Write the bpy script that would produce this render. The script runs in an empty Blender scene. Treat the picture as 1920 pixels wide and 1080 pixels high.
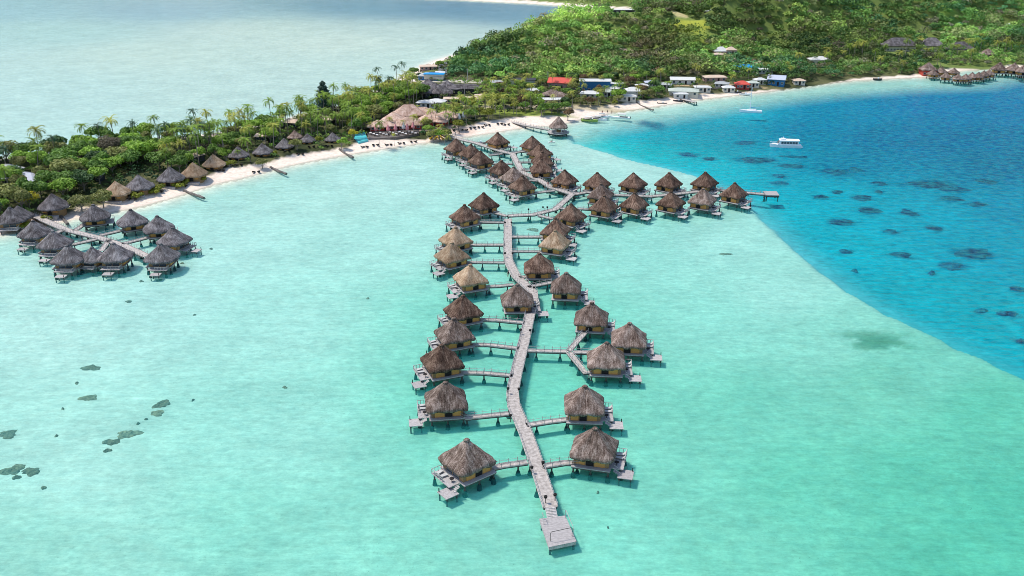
import bpy, math, random
import numpy as np
from math import radians as R, sin, cos, pi
random.seed(7); rng = np.random.default_rng(7)
S = bpy.context.scene
COL = S.collection
# ---------------- camera, sky, sun, exposure ----------------
CAM_H, PITCH, FPX = 90.0, R(22.5), 1700.0
cd = bpy.data.cameras.new("camera"); cam = bpy.data.objects.new("camera", cd); COL.objects.link(cam)
cam.location = (0, 0, CAM_H); cam.rotation_euler = (pi/2 - PITCH, 0, 0)
cd.sensor_width = 36; cd.lens = FPX/1920*36; cd.clip_start = 1; cd.clip_end = 30000
S.camera = cam
SUN_EL, SUN_AZ = 61.0, -70.0       # azimuth measured from +Y (view direction) clockwise
w = bpy.data.worlds.new("World"); S.world = w; w.use_nodes = True
nt = w.node_tree; bg = nt.nodes['Background']
sky = nt.nodes.new('ShaderNodeTexSky'); sky.sky_type = 'NISHITA'; sky.sun_disc = False
sky.sun_elevation = R(SUN_EL); sky.sun_rotation = R(SUN_AZ); sky.air_density = 1.0; sky.dust_density = 0.7; sky.ozone_density = 1.0
nt.links.new(sky.outputs[0], bg.inputs[0]); bg.inputs[1].default_value = 0.15
sl = bpy.data.lights.new("sun", 'SUN'); sun = bpy.data.objects.new("sun", sl); COL.objects.link(sun)
sl.energy = 2.9; sl.angle = R(7.0); sl.color = (1.0, 0.955, 0.88)
sun.rotation_euler = (R(90-SUN_EL), 0, R(180-SUN_AZ)); sun.location = (0, 300, 300)
S.view_settings.view_transform = 'Standard'; S.view_settings.look = 'None'
S.view_settings.exposure = 0.44; S.view_settings.gamma = 1
S.render.engine = 'CYCLES'; S.cycles.filter_width = 0.9
S.cycles.transparent_max_bounces = 12; S.cycles.max_bounces = 6

# ---------------- measuring helpers ----------------
SP, CP = sin(PITCH), cos(PITCH)
def G(px, py, z=0.0):
    "point at height z seen at photo pixel px, py"
    u = (px-960)/FPX; v = (py-540)/FPX
    t = (CAM_H-z)/(SP + v*CP)
    return (u*t, (CP - v*SP)*t, z)
def GY(px, py, Y):
    "point at forward distance Y seen at photo pixel px, py"
    u = (px-960)/FPX; v = (py-540)/FPX
    t = Y/(CP - v*SP)
    return (u*t, Y, CAM_H-(SP+v*CP)*t)
def P(x, y, z):
    dz = z-CAM_H; zc = y*CP - dz*SP; yc = y*SP + dz*CP
    return 960+FPX*x/zc, 540-FPX*yc/zc
def Parr(x, y, z):
    dz = z-CAM_H; zc = y*CP - dz*SP; yc = y*SP + dz*CP
    return 960+FPX*x/zc, 540-FPX*yc/zc

# ---------------- mesh + object helpers ----------------
class MB:
    def __init__(s): s.v = []; s.f = []
    def add(s, vs, fs):
        n = len(s.v); s.v += [tuple(p) for p in vs]; s.f += [tuple(i+n for i in f) for f in fs]; return s
    def box(s, x0, x1, y0, y1, z0, z1, yaw=0, o=(0,0,0)):
        c, q = cos(yaw), sin(yaw)
        vs = [(x,y,z) for z in (z0,z1) for y in (y0,y1) for x in (x0,x1)]
        vs = [(o[0]+x*c-y*q, o[1]+x*q+y*c, o[2]+z) for x,y,z in vs]
        return s.add(vs, [(0,2,3,1),(4,5,7,6),(0,1,5,4),(2,6,7,3),(0,4,6,2),(1,3,7,5)])
    def tube(s, pts, rad, n=6, cap=True):
        m = len(pts); rad = rad if isinstance(rad,(list,tuple)) else [rad]*m
        vs = []
        for i,p in enumerate(pts):
            a = np.array(pts[max(i-1,0)], float); b = np.array(pts[min(i+1,m-1)], float)
            d = b-a; d /= max(np.linalg.norm(d),1e-9)
            h = np.array((1,0,0.)) if abs(d[2])>.7 else np.array((0,0,1.))
            e1 = np.cross(d,h); e1 /= np.linalg.norm(e1); e2 = np.cross(d,e1)
            for k in range(n):
                t = 2*pi*k/n; q = np.array(p)+rad[i]*(cos(t)*e1+sin(t)*e2); vs.append(tuple(q))
        fs = [(i*n+k, i*n+(k+1)%n, (i+1)*n+(k+1)%n, (i+1)*n+k) for i in range(m-1) for k in range(n)]
        if cap: fs += [tuple(range(n))[::-1], tuple((m-1)*n+k for k in range(n))]
        return s.add(vs, fs)
    def mesh(s, name, m, smooth=False):
        me = bpy.data.meshes.new(name); me.from_pydata(s.v, [], s.f); me.update()
        if m: me.materials.append(m)
        if smooth: me.polygons.foreach_set('use_smooth', [True]*len(me.polygons))
        return me
    def build(s, name, m, parent=None, smooth=False):
        o = bpy.data.objects.new(name, s.mesh(name, m, smooth)); COL.objects.link(o); o.parent = parent; return o
def tag(o, label=None, cat=None, group=None, kind=None):
    if label: o['label'] = label
    if cat: o['category'] = cat
    if group: o['group'] = group
    if kind: o['kind'] = kind
    return o
def empty(name, loc=(0,0,0), yaw=0):
    o = bpy.data.objects.new(name, None); COL.objects.link(o); o.location = loc; o.rotation_euler = (0,0,yaw); o.empty_display_size = .5; return o
KIDS = {}
def freeze(root):
    "remember a prototype's tree and take it out of the scene"
    ch = [o for o in COL.objects if o.parent == root]
    sub = {c.name: [o for o in COL.objects if o.parent == c] for c in ch}
    tree = [(c, list(sub[c.name])) for c in ch]
    for c, g in tree:
        for x in g: COL.objects.unlink(x)
        COL.objects.unlink(c)
    COL.objects.unlink(root)
    KIDS[root.name] = (root, tree)
    return root.name
def place(key, loc, yaw=0, scale=1.0, label=None, cat=None, group=None, kind=None, mats=None, parts=True):
    root, tree = KIDS[key]
    r = root.copy(); COL.objects.link(r); r.location = loc; r.rotation_euler = (0,0,yaw)
    r.scale = scale if isinstance(scale, tuple) else (scale,)*3
    tag(r, label, cat, group, kind)
    def fix(o):
        if mats and o.type == 'MESH' and o.name.split('.')[0] in mats:
            o.material_slots[0].link = 'OBJECT'; o.material_slots[0].material = mats[o.name.split('.')[0]]
    fix(r)
    if parts:
        for c, g in tree:
            d = c.copy(); COL.objects.link(d); d.parent = r; fix(d)
            for x in g:
                e = x.copy(); COL.objects.link(e); e.parent = d; fix(e)
    return r
def np_mesh(name, V, F, m, cols=None, smooth=False):
    "fast mesh: V (n,3), F (k,4)"
    me = bpy.data.meshes.new(name); k, c = F.shape
    me.vertices.add(len(V)); me.vertices.foreach_set('co', V.astype(np.float32).ravel())
    me.loops.add(k*c); me.loops.foreach_set('vertex_index', F.astype(np.int32).ravel())
    me.polygons.add(k); me.polygons.foreach_set('loop_start', np.arange(0,k*c,c,dtype=np.int32))
    me.polygons.foreach_set('use_smooth', np.full(k, smooth))
    me.update(calc_edges=True)
    if cols is not None:
        a = me.color_attributes.new('tint', 'FLOAT_COLOR', 'POINT')
        a.data.foreach_set('color', np.c_[cols, np.ones(len(cols))].astype(np.float32).ravel())
    me.materials.append(m); return me

# ---------------- materials ----------------
def newmat(name):
    m = bpy.data.materials.new(name); m.use_nodes = True
    n = m.node_tree.nodes; n.clear(); return m, n, m.node_tree.links
def lin(h):
    h = h.lstrip('#'); c = [int(h[i:i+2],16)/255 for i in (0,2,4)]
    return tuple(((x+.055)/1.055)**2.4 if x>.04045 else x/12.92 for x in c)+(1,)
def ramp(n, pts):
    r = n.new('ShaderNodeValToRGB'); e = r.color_ramp.elements
    while len(e) < len(pts): e.new(.5)
    for i,(p,c) in enumerate(pts):
        e[i].position = p; e[i].color = c if len(c)==4 else (*c,1)
    return r
def mapped(n, l, scale=(1,1,1), src='Object', rand=True):
    tc = n.new('ShaderNodeTexCoord'); mp = n.new('ShaderNodeMapping'); mp.inputs['Scale'].default_value = scale
    l.new(tc.outputs[src], mp.inputs[0])
    if rand:
        oi = n.new('ShaderNodeObjectInfo'); mm = n.new('ShaderNodeMath'); mm.operation='MULTIPLY'; mm.inputs[1].default_value = 57.0
        l.new(oi.outputs['Random'], mm.inputs[0]); l.new(mm.outputs[0], mp.inputs['Location'])
    return mp
def surf(name, c1, c2, scale=3.0, stretch=(1,1,1), rough=.85, bump=.3, dist=.05, var=.12, spec=.25, detail=6, lo=.32, hi=.68, src='Object', trans=0):
    m, n, l = newmat(name)
    mp = mapped(n, l, stretch, src)
    ns = n.new('ShaderNodeTexNoise'); ns.inputs['Scale'].default_value = scale; ns.inputs['Detail'].default_value = detail; ns.inputs['Roughness'].default_value=.65
    l.new(mp.outputs[0], ns.inputs['Vector'])
    rp = ramp(n, [(lo, c1), (hi, c2)]); l.new(ns.outputs['Fac'], rp.inputs[0])
    hs = n.new('ShaderNodeHueSaturation'); oi = n.new('ShaderNodeObjectInfo')
    mr = n.new('ShaderNodeMapRange'); mr.inputs['To Min'].default_value = 1-var; mr.inputs['To Max'].default_value = 1+var
    l.new(oi.outputs['Random'], mr.inputs[0]); l.new(mr.outputs[0], hs.inputs['Value']); l.new(rp.outputs[0], hs.inputs['Color'])
    b = n.new('ShaderNodeBsdfPrincipled'); b.inputs['Roughness'].default_value = rough; b.inputs['Specular IOR Level'].default_value = spec
    l.new(hs.outputs[0], b.inputs['Base Color'])
    if bump:
        bp = n.new('ShaderNodeBump'); bp.inputs['Strength'].default_value = bump; bp.inputs['Distance'].default_value = dist
        l.new(ns.outputs['Fac'], bp.inputs['Height']); l.new(bp.outputs[0], b.inputs['Normal'])
    out = n.new('ShaderNodeOutputMaterial')
    if trans:
        t = n.new('ShaderNodeBsdfTranslucent'); l.new(hs.outputs[0], t.inputs[0]); mx = n.new('ShaderNodeMixShader'); mx.inputs[0].default_value = trans
        l.new(b.outputs[0], mx.inputs[1]); l.new(t.outputs[0], mx.inputs[2]); l.new(mx.outputs[0], out.inputs[0])
    else: l.new(b.outputs[0], out.inputs[0])
    return m
def thatch(name, dark, mid, light):
    "palm thatch: fine streaks run down each slope, with weathered patches"
    m, n, l = newmat(name)
    tc = n.new('ShaderNodeTexCoord'); sx = n.new('ShaderNodeSeparateXYZ'); l.new(tc.outputs['Object'], sx.inputs[0])
    def mth(op, a, b=None):
        q = n.new('ShaderNodeMath'); q.operation = op
        for i,x in enumerate((a,b)):
            if x is None: continue
            if isinstance(x,(int,float)): q.inputs[i].default_value = x
            else: l.new(x, q.inputs[i])
        return q.outputs[0]
    g = mth('GREATER_THAN', mth('ABSOLUTE', sx.outputs[0]), mth('ABSOLUTE', sx.outputs[1]))
    c = mth('ADD', mth('MULTIPLY', sx.outputs[1], g), mth('MULTIPLY', sx.outputs[0], mth('SUBTRACT', 1, g)))
    oi = n.new('ShaderNodeObjectInfo'); rnd = mth('MULTIPLY', oi.outputs['Random'], 91)
    cx = n.new('ShaderNodeCombineXYZ'); l.new(mth('MULTIPLY', c, 4.0), cx.inputs[0]); l.new(mth('MULTIPLY', sx.outputs[2], .8), cx.inputs[1]); l.new(rnd, cx.inputs[2])
    n1 = n.new('ShaderNodeTexNoise'); n1.inputs['Scale'].default_value = 1; n1.inputs['Detail'].default_value = 4; n1.inputs['Roughness'].default_value=.7; l.new(cx.outputs[0], n1.inputs['Vector'])
    n2 = n.new('ShaderNodeTexNoise'); n2.inputs['Scale'].default_value = .55; n2.inputs['Detail'].default_value = 5; n2.noise_dimensions='4D'
    l.new(tc.outputs['Object'], n2.inputs['Vector']); l.new(rnd, n2.inputs['W'])
    n3 = n.new('ShaderNodeTexNoise'); n3.inputs['Scale'].default_value = 5.0; n3.inputs['Detail'].default_value = 3; l.new(tc.outputs['Object'], n3.inputs['Vector'])
    s = mth('ADD', mth('MULTIPLY', n1.outputs[0], .42), mth('ADD', mth('MULTIPLY', n2.outputs[0], .33), mth('MULTIPLY', n3.outputs[0], .25)))
    rp = ramp(n, [(.38, dark), (.49, mid), (.61, light)]); l.new(s, rp.inputs[0])
    hs = n.new('ShaderNodeHueSaturation'); mr = n.new('ShaderNodeMapRange'); mr.inputs['To Min'].default_value=.8; mr.inputs['To Max'].default_value=1.2
    l.new(oi.outputs['Random'], mr.inputs[0]); l.new(mr.outputs[0], hs.inputs['Value']); l.new(rp.outputs[0], hs.inputs['Color'])
    b = n.new('ShaderNodeBsdfPrincipled'); b.inputs['Roughness'].default_value=.95; b.inputs['Specular IOR Level'].default_value=.1
    l.new(hs.outputs[0], b.inputs['Base Color'])
    bp = n.new('ShaderNodeBump'); bp.inputs['Strength'].default_value=.9; bp.inputs['Distance'].default_value=.22; l.new(s, bp.inputs['Height']); l.new(bp.outputs[0], b.inputs['Normal'])
    o = n.new('ShaderNodeOutputMaterial'); l.new(b.outputs[0], o.inputs[0]); return m
def attr_mat(name, rough=.9, amp=.25, scale=.5, bump=.4, trans=0, fine=None, spec=.15):
    "colour comes from the mesh's own colour attribute, broken up by noise"
    m, n, l = newmat(name)
    at = n.new('ShaderNodeAttribute'); at.attribute_name = 'tint'
    tc = n.new('ShaderNodeTexCoord'); ns = n.new('ShaderNodeTexNoise'); ns.inputs['Scale'].default_value = scale; ns.inputs['Detail'].default_value = 7; ns.inputs['Roughness'].default_value=.7
    l.new(tc.outputs['Object'], ns.inputs['Vector'])
    mr = n.new('ShaderNodeMapRange'); mr.inputs['From Min'].default_value=.3; mr.inputs['From Max'].default_value=.7; mr.inputs['To Min'].default_value = 1-amp; mr.inputs['To Max'].default_value = 1+amp
    l.new(ns.outputs['Fac'], mr.inputs[0])
    hs = n.new('ShaderNodeHueSaturation'); l.new(mr.outputs[0], hs.inputs['Value']); l.new(at.outputs['Color'], hs.inputs['Color'])
    b = n.new('ShaderNodeBsdfPrincipled'); b.inputs['Roughness'].default_value = rough; b.inputs['Specular IOR Level'].default_value=spec
    l.new(hs.outputs[0], b.inputs['Base Color'])
    if bump:
        bp = n.new('ShaderNodeBump'); bp.inputs['Strength'].default_value = bump; bp.inputs['Distance'].default_value=.3; l.new(ns.outputs['Fac'], bp.inputs['Height']); l.new(bp.outputs[0], b.inputs['Normal'])
    o = n.new('ShaderNodeOutputMaterial')
    if trans:
        t = n.new('ShaderNodeBsdfTranslucent'); l.new(hs.outputs[0], t.inputs[0]); mx = n.new('ShaderNodeMixShader'); mx.inputs[0].default_value = trans
        l.new(b.outputs[0], mx.inputs[1]); l.new(t.outputs[0], mx.inputs[2]); l.new(mx.outputs[0], o.inputs[0])
    else: l.new(b.outputs[0], o.inputs[0])
    return m
def seabed_mat():
    m, n, l = newmat('seabed')
    at = n.new('ShaderNodeAttribute'); at.attribute_name = 'tint'
    tc = n.new('ShaderNodeTexCoord')
    def noise(sc, stretch=(1,1,1), det=6, rot=0):
        mp = n.new('ShaderNodeMapping'); mp.inputs['Scale'].default_value = stretch; mp.inputs['Rotation'].default_value = (0,0,rot); l.new(tc.outputs['Object'], mp.inputs[0])
        q = n.new('ShaderNodeTexNoise'); q.inputs['Scale'].default_value = sc; q.inputs['Detail'].default_value = det; q.inputs['Roughness'].default_value=.74; l.new(mp.outputs[0], q.inputs['Vector']); return q.outputs['Fac']
    def rng_(x, a, b_, c, d):
        r = n.new('ShaderNodeMapRange'); r.inputs[1].default_value=a; r.inputs[2].default_value=b_; r.inputs[3].default_value=c; r.inputs[4].default_value=d; l.new(x, r.inputs[0]); return r.outputs[0]
    def mul(a, b_):
        q = n.new('ShaderNodeMath'); q.operation='MULTIPLY'; l.new(a,q.inputs[0]); l.new(b_,q.inputs[1]); return q.outputs[0]
    big = rng_(noise(.05), .3,.7,.86,1.12); med = rng_(noise(.6,(1,1.4,1),12), .3,.7,.78,1.16)
    fine = rng_(noise(1.3,(.4,2.2,1),5,.3), .32,.68,.91,1.08)
    v = mul(mul(mul(big, med), fine), rng_(noise(.33,(.45,2.0,1),6,.15), .32,.68,.88,1.10))
    hs = n.new('ShaderNodeHueSaturation'); l.new(v, hs.inputs['Value']); l.new(at.outputs['Color'], hs.inputs['Color'])
    # scattered weed and rubble specks
    sp = noise(1.9,(1,1,1),5); ms = noise(.035,(1,1,1),3)
    spk = mul(rng_(sp,.58,.70,0,1), rng_(ms,.42,.60,0,.5))
    mx = n.new('ShaderNodeMix'); mx.data_type='RGBA'; l.new(spk, mx.inputs[0]); l.new(hs.outputs[0], mx.inputs[6]); mx.inputs[7].default_value = (.10,.16,.12,1)
    b = n.new('ShaderNodeBsdfPrincipled'); b.inputs['Roughness'].default_value=1; b.inputs['Specular IOR Level'].default_value=0
    l.new(mx.outputs[2], b.inputs['Base Color']); o = n.new('ShaderNodeOutputMaterial'); l.new(b.outputs[0], o.inputs[0]); return m
def water_mat():
    m, n, l = newmat('lagoon_water')
    tc = n.new('ShaderNodeTexCoord')
    def noise(sc, stretch, det, rot=0):
        mp = n.new('ShaderNodeMapping'); mp.inputs['Scale'].default_value = stretch; mp.inputs['Rotation'].default_value=(0,0,rot); l.new(tc.outputs['Object'], mp.inputs[0])
        q = n.new('ShaderNodeTexNoise'); q.inputs['Scale'].default_value=sc; q.inputs['Detail'].default_value=det; l.new(mp.outputs[0], q.inputs['Vector']); return q
    a = noise(.30,(.55,1.8,1),9,.2); b2 = noise(.018,(1,1,1),3)
    at = n.new('ShaderNodeAttribute'); at.attribute_name='tint'      # red channel: how choppy the water is
    sep = n.new('ShaderNodeSeparateColor'); l.new(at.outputs['Color'], sep.inputs[0])
    bp = n.new('ShaderNodeBump'); bp.inputs['Distance'].default_value = 2.2; l.new(a.outputs['Fac'], bp.inputs['Height']); l.new(sep.outputs[0], bp.inputs['Strength'])
    fr = n.new('ShaderNodeFresnel'); fr.inputs['IOR'].default_value=1.24; l.new(bp.outputs[0], fr.inputs['Normal'])
    tr = n.new('ShaderNodeBsdfTransparent'); tm = n.new('ShaderNodeMix'); tm.data_type='RGBA'; l.new(sep.outputs[1], tm.inputs[0]); tm.inputs[6].default_value=(.97,.99,.99,1); tm.inputs[7].default_value=(.76,.955,.935,1); l.new(tm.outputs[2], tr.inputs[0])
    df = n.new('ShaderNodeBsdfDiffuse'); df.inputs[0].default_value=(.02,.42,.42,1)
    l.new(bp.outputs[0], df.inputs['Normal'])
    gl = n.new('ShaderNodeBsdfGlossy'); gl.inputs['Roughness'].default_value=.12; l.new(bp.outputs[0], gl.inputs['Normal'])
    m1 = n.new('ShaderNodeMixShader'); l.new(tr.outputs[0], m1.inputs[1]); l.new(df.outputs[0], m1.inputs[2])
    dm = n.new('ShaderNodeMath'); dm.operation='MULTIPLY'; dm.inputs[1].default_value=.13; l.new(sep.outputs[1], dm.inputs[0])
    rn = noise(.42,(.8,1.1,1),6); rr = n.new('ShaderNodeMapRange'); rr.inputs[1].default_value=.36; rr.inputs[2].default_value=.64; rr.inputs[3].default_value=-.22; rr.inputs[4].default_value=.33; l.new(rn.outputs['Fac'], rr.inputs[0])  # light and dark of ripples painted into the diffuse share by noise
    rm = n.new('ShaderNodeMath'); rm.operation='MULTIPLY'; l.new(rr.outputs[0], rm.inputs[0]); l.new(sep.outputs[0], rm.inputs[1])
    ra = n.new('ShaderNodeMath'); ra.operation='ADD'; ra.use_clamp=True; l.new(rm.outputs[0], ra.inputs[0]); l.new(dm.outputs[0], ra.inputs[1]); l.new(ra.outputs[0], m1.inputs[0])
    m2 = n.new('ShaderNodeMixShader'); fm = n.new('ShaderNodeMath'); fm.operation='MULTIPLY'; fm.inputs[1].default_value=.55; l.new(fr.outputs[0], fm.inputs[0]); l.new(fm.outputs[0], m2.inputs[0]); l.new(m1.outputs[0], m2.inputs[1]); l.new(gl.outputs[0], m2.inputs[2])
    o = n.new('ShaderNodeOutputMaterial'); l.new(m2.outputs[0], o.inputs[0]); return m
M = {}
M['thatch_brown'] = thatch('thatch_brown', (.025,.013,.009), (.108,.065,.047), (.29,.195,.145))
M['thatch_grey'] = thatch('thatch_grey', (.040,.024,.018), (.160,.112,.090), (.41,.32,.275))
M['thatch_tan'] = thatch('thatch_tan', (.13,.08,.045), (.30,.20,.125), (.50,.38,.27))
M['thatch_slate'] = thatch('thatch_slate', (.036,.030,.030), (.118,.104,.104), (.31,.285,.285))
M['thatch_pink'] = thatch('thatch_pink', (.20,.12,.085), (.44,.29,.22), (.66,.50,.41))
M['planks'] = surf('planks', (.25,.225,.215), (.54,.50,.48), 2.2, (1,6,1), .85, .25)
M['deck'] = surf('deck', (.26,.225,.20), (.60,.54,.49), 1.5, (1,1,1), .85, .25, .03, .08, detail=10)
M['beam'] = surf('beam', (.05,.045,.04), (.13,.11,.10), 3)
M['post'] = surf('post', (.035,.035,.033), (.12,.11,.10), 3)
M['footing'] = surf('footing', (.015,.03,.028), (.05,.07,.06), 3)
M['rail'] = surf('rail', (.30,.27,.25), (.55,.51,.49), 3)
M['wall'] = surf('wall', (.18,.105,.05), (.38,.24,.12), 4, (1,1,6))
M['panel'] = surf('panel', (.50,.23,.06), (.74,.38,.12), 6, (1,1,3), var=.1)
M['dark'] = surf('dark', (.012,.010,.010), (.035,.03,.028), 3)
M['white'] = surf('white', (.50,.49,.46), (.68,.67,.64), 2, bump=.05, var=.04, rough=.5)
M['glass'] = surf('glass', (.03,.045,.06), (.06,.08,.10), 2, bump=0, rough=.12, spec=.6)
M['trunk'] = surf('trunk', (.16,.13,.10), (.36,.31,.26), 4, (1,1,3))
M['palm_green'] = surf('palm_green', (.08,.15,.02), (.30,.42,.06), 1.4, var=.3, rough=.6, bump=0, spec=.12, trans=.2)
M['palm_olive'] = surf('palm_olive', (.17,.19,.03), (.50,.50,.10), 1.4, var=.3, rough=.6, bump=0, spec=.12, trans=.2)
M['palm_dark'] = surf('palm_dark', (.015,.06,.025), (.06,.15,.06), 1.4, var=.25, rough=.5, bump=0, spec=.35, trans=.15)
for nm, a, b in [('leaf_green',(0.051,0.123,0.017),(0.217,0.362,0.058)),('leaf_bright',(0.117,0.221,0.018),(0.338,0.520,0.065)),('leaf_olive',(0.121,0.135,0.034),(0.365,0.378,0.108)),
                 ('leaf_dark',(0.027,0.075,0.022),(0.105,0.195,0.053)),('leaf_maroon',(0.078,0.065,0.039),(0.221,0.182,0.111)),('leaf_yellow',(.32,.27,.015),(.62,.56,.05)),
                 ('leaf_lime',(.14,.17,.012),(.34,.36,.04)),('leaf_blue',(0.014,0.048,0.031),(0.060,0.120,0.084)),('leaf_rust',(.12,.07,.03),(.26,.17,.08))]:
    M[nm] = surf(nm, a, b, .9, var=.22, rough=.6, bump=0, spec=.3, trans=.22, lo=.35, hi=.65)
def paint(nm, c, k=.82, rough=.6):
    M[nm] = surf(nm, tuple(x*k for x in c), c, 1.2, bump=.05, var=.03, rough=rough, detail=8)
paint('roof_red', (.68,.10,.07)); paint('roof_white', (.66,.65,.61)); paint('lounger', (.55,.54,.52)); paint('roof_beige', (.66,.50,.37)); paint('roof_blue', (.02,.30,.62)); paint('roof_grey', (.42,.43,.42))
paint('blue_wall', (.03,.17,.36)); paint('cream', (.66,.60,.50)); paint('pink_wall', (.55,.33,.28)); paint('red_wall', (.45,.07,.05)); paint('asphalt', (.16,.155,.15))
paint('umbrella_pink', (.80,.30,.30)); paint('umbrella_white', (.82,.80,.78)); paint('kayak_yellow', (.78,.50,.05)); paint('rock', (.20,.17,.15), .5); paint('hull_green', (.30,.42,.10)); paint('pool_water', (.12,.62,.66), .9, .1)
paint('roof_lilac', (.50,.52,.60)); paint('roof_sage', (.50,.54,.46)); paint('boat_white', (.82,.83,.84), .95, .25); paint('charcoal', (.05,.05,.055)); paint('skin', (.42,.24,.16)); paint('cloth_red', (.5,.05,.05)); paint('grass_patch', (.34,.36,.08), .6)
# ---------------- seabed, land, water ----------------
def poly_px(pts, z=0): return np.array([G(x, y, z)[:2] for x, y in pts])
near_shore = [(-420,520),(-160,470),(0,440),(50,428),(112,416),(140,410),(200,400),(260,388),(320,372),(400,346),(470,330),(540,311),(600,299),(660,289),(720,279),(780,270),(830,264),
   (870,257),(930,248),(985,239),(1030,236),(1070,229),(1100,221),(1150,211),(1200,204),(1260,195),(1300,188),(1360,181),(1420,174),(1480,166),(1540,158),(1600,151),(1680,147),(1740,144),(1775,141),(1800,133),(1850,130),(1890,133),(1960,130),(2300,128)]
back_shore = [(880,95),(850,103),(815,113),(785,128),(760,142),(725,160),(690,178),(650,196),(600,206),(540,222),(480,236),(400,250),(330,258),(240,262),(150,274),(80,290),(0,298),(-160,310),(-500,350)]
far_mid = [(1190,20),(1100,14),(1000,7),(900,2),(840,-1)]
LAND = np.vstack([poly_px(near_shore), [[900,560],[2500,800],[2500,6000],[-900,6000],[-900,1500],[-330,1130]], poly_px(far_mid)[::-1], [[132,925],[95,850],[20,745],[-22,690]], poly_px(back_shore), [[-420,255],[-420,190]]])
def inside(x, y, poly):
    r = np.zeros(x.shape, bool); n = len(poly)
    for i in range(n):
        x1,y1 = poly[i]; x2,y2 = poly[(i+1)%n]
        if y1 == y2: continue
        c = ((y1>y)!=(y2>y)) & (x < (x2-x1)*(y-y1)/(y2-y1)+x1); r ^= c
    return r
def dist(x, y, pts, closed=True):
    d = np.full(x.shape, 1e9); n = len(pts)
    for i in range(n if closed else n-1):
        a = pts[i]; b = pts[(i+1)%n]; ex,ey = b-a; L = ex*ex+ey*ey+1e-9
        t = np.clip(((x-a[0])*ex+(y-a[1])*ey)/L, 0, 1)
        d = np.minimum(d, np.hypot(x-a[0]-t*ex, y-a[1]-t*ey))
    return d
def sdf(x, y, poly):
    d = dist(x, y, poly); return np.where(inside(x, y, poly), d, -d)
def sstep(x, a, b): t = np.clip((x-a)/(b-a), 0, 1); return t*t*(3-2*t)
def vnoise(x, y, s, seed=0):
    "smooth value noise"
    x = x/s+seed*17.3; y = y/s+seed*9.1; xi = np.floor(x); yi = np.floor(y); fx = x-xi; fy = y-yi
    fx = fx*fx*(3-2*fx); fy = fy*fy*(3-2*fy)
    h = lambda a,b: np.modf(np.abs(np.sin(a*127.1+b*311.7+seed)*43758.5453))[0]
    return (h(xi,yi)*(1-fx)+h(xi+1,yi)*fx)*(1-fy)+(h(xi,yi+1)*(1-fx)+h(xi+1,yi+1)*fx)*fy
def fbm(x, y, s, seed=0, o=4):
    r = 0; a = .5
    for i in range(o): r = r+a*vnoise(x,y,s,seed+i); s *= .5; a *= .5
    return r/(1-.5**o)
# hills: smooth spline through surveyed points
hp = []
for x,y,Y,sub in [(905,80,600,5),(950,60,608,5),(1000,42,615,5),(1060,33,620,5),(1120,29,630,5),(1190,26,650,4),(1260,22,665,4),(1330,28,660,3),(1385,18,670,3),
                  (1000,95,570,5),(1100,90,575,5),(1200,90,580,5),(1280,60,610,5),(1340,98,590,2),(1400,60,630,5),(1400,0,680,4),(1450,60,650,5),
                  (1500,60,650,5),(1500,0,690,5),(1600,50,690,5),(1600,0,730,5),(1700,0,740,5),(1700,50,700,5),(1800,50,720,5),(1800,0,770,5),(1900,50,760,4),(1900,0,850,5),(1900,20,800,3)]:
    q = GY(x,y,Y); hp.append((q[0],q[1],q[2]-sub-2))
for x,y in [(850,140),(950,150),(1050,150),(1150,150),(1250,148),(1300,140),(1400,128),(1500,128),(1600,118),(1700,98),(1800,100),(1900,108),(2000,108)]:
    q = G(x,y,3); hp.append((q[0],q[1],0))
for q in [(150,800,80),(340,860,80),(300,900,90),(480,950,60),(700,900,80),(120,780,12),(60,720,2),(0,680,0),(-60,640,0),(120,850,0),(300,1300,60),(-200,1400,45),(100,1400,50),(700,1500,90)]: hp.append(q)
hp = np.array(hp, float)
def tps_fit(P3):
    X = P3[:,:2]/100; n = len(X); D = np.linalg.norm(X[:,None]-X[None],axis=2); K = D**2*np.log(D+1e-9)+np.eye(n)*.02
    A = np.zeros((n+3,n+3)); A[:n,:n]=K; A[:n,n]=1; A[:n,n+1:]=X; A[n,:n]=1; A[n+1:,:n]=X.T
    return X, np.linalg.solve(A, np.r_[P3[:,2],0,0,0])
TX, TW = tps_fit(hp)
def hill(x, y):
    X = np.stack([x,y],-1)/100; r = TW[-3]+X[...,0]*TW[-2]+X[...,1]*TW[-1]
    for i in range(len(TX)):
        d = np.hypot(X[...,0]-TX[i,0], X[...,1]-TX[i,1]); r = r+TW[i]*d*d*np.log(d+1e-9)
    # ridges and gullies
    e = (fbm(x,y,70,3)-.5)*2; rg = 1-np.abs(2*fbm(x,y,95,13,3)-1)*2.2; r = r + e*np.clip(r,0,25)*.4 + (rg-.45)*13*np.clip((r-1)/14,0,1)
    m = sstep(y, 525, 575)
    far = sstep(y, 1050, 1400)
    return np.clip(r*(1-far)+40*far,0,120)*m
def ground_h(x, y, d=None):
    x = np.asarray(x,float); y = np.asarray(y,float)
    if d is None: d = sdf(x,y,LAND)
    b = np.where(d>0, 1.9*sstep(d,0,16)+.05*d.clip(0,1), d*.35)
    return b + hill(x,y)*sstep(d,6,50) + np.where(d>4,(fbm(x,y,14,5)-.5)*.7,0)
us = np.concatenate([[-60,-12,-4,-2,-1.3], np.linspace(-.95,.95,560), [1.3,2,4,12,60]])
ys = np.concatenate([[-3000,-300,0,40], np.exp(np.linspace(math.log(70),math.log(1500),470)), [1800,2500,5000,14000]])
UU, YY = np.meshgrid(us, ys); XX = UU*np.clip(YY,60,400); XX = np.where(YY>400, UU*YY, XX)
nr, nc = XX.shape
idx = np.arange(nr*nc).reshape(nr,nc)
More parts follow.
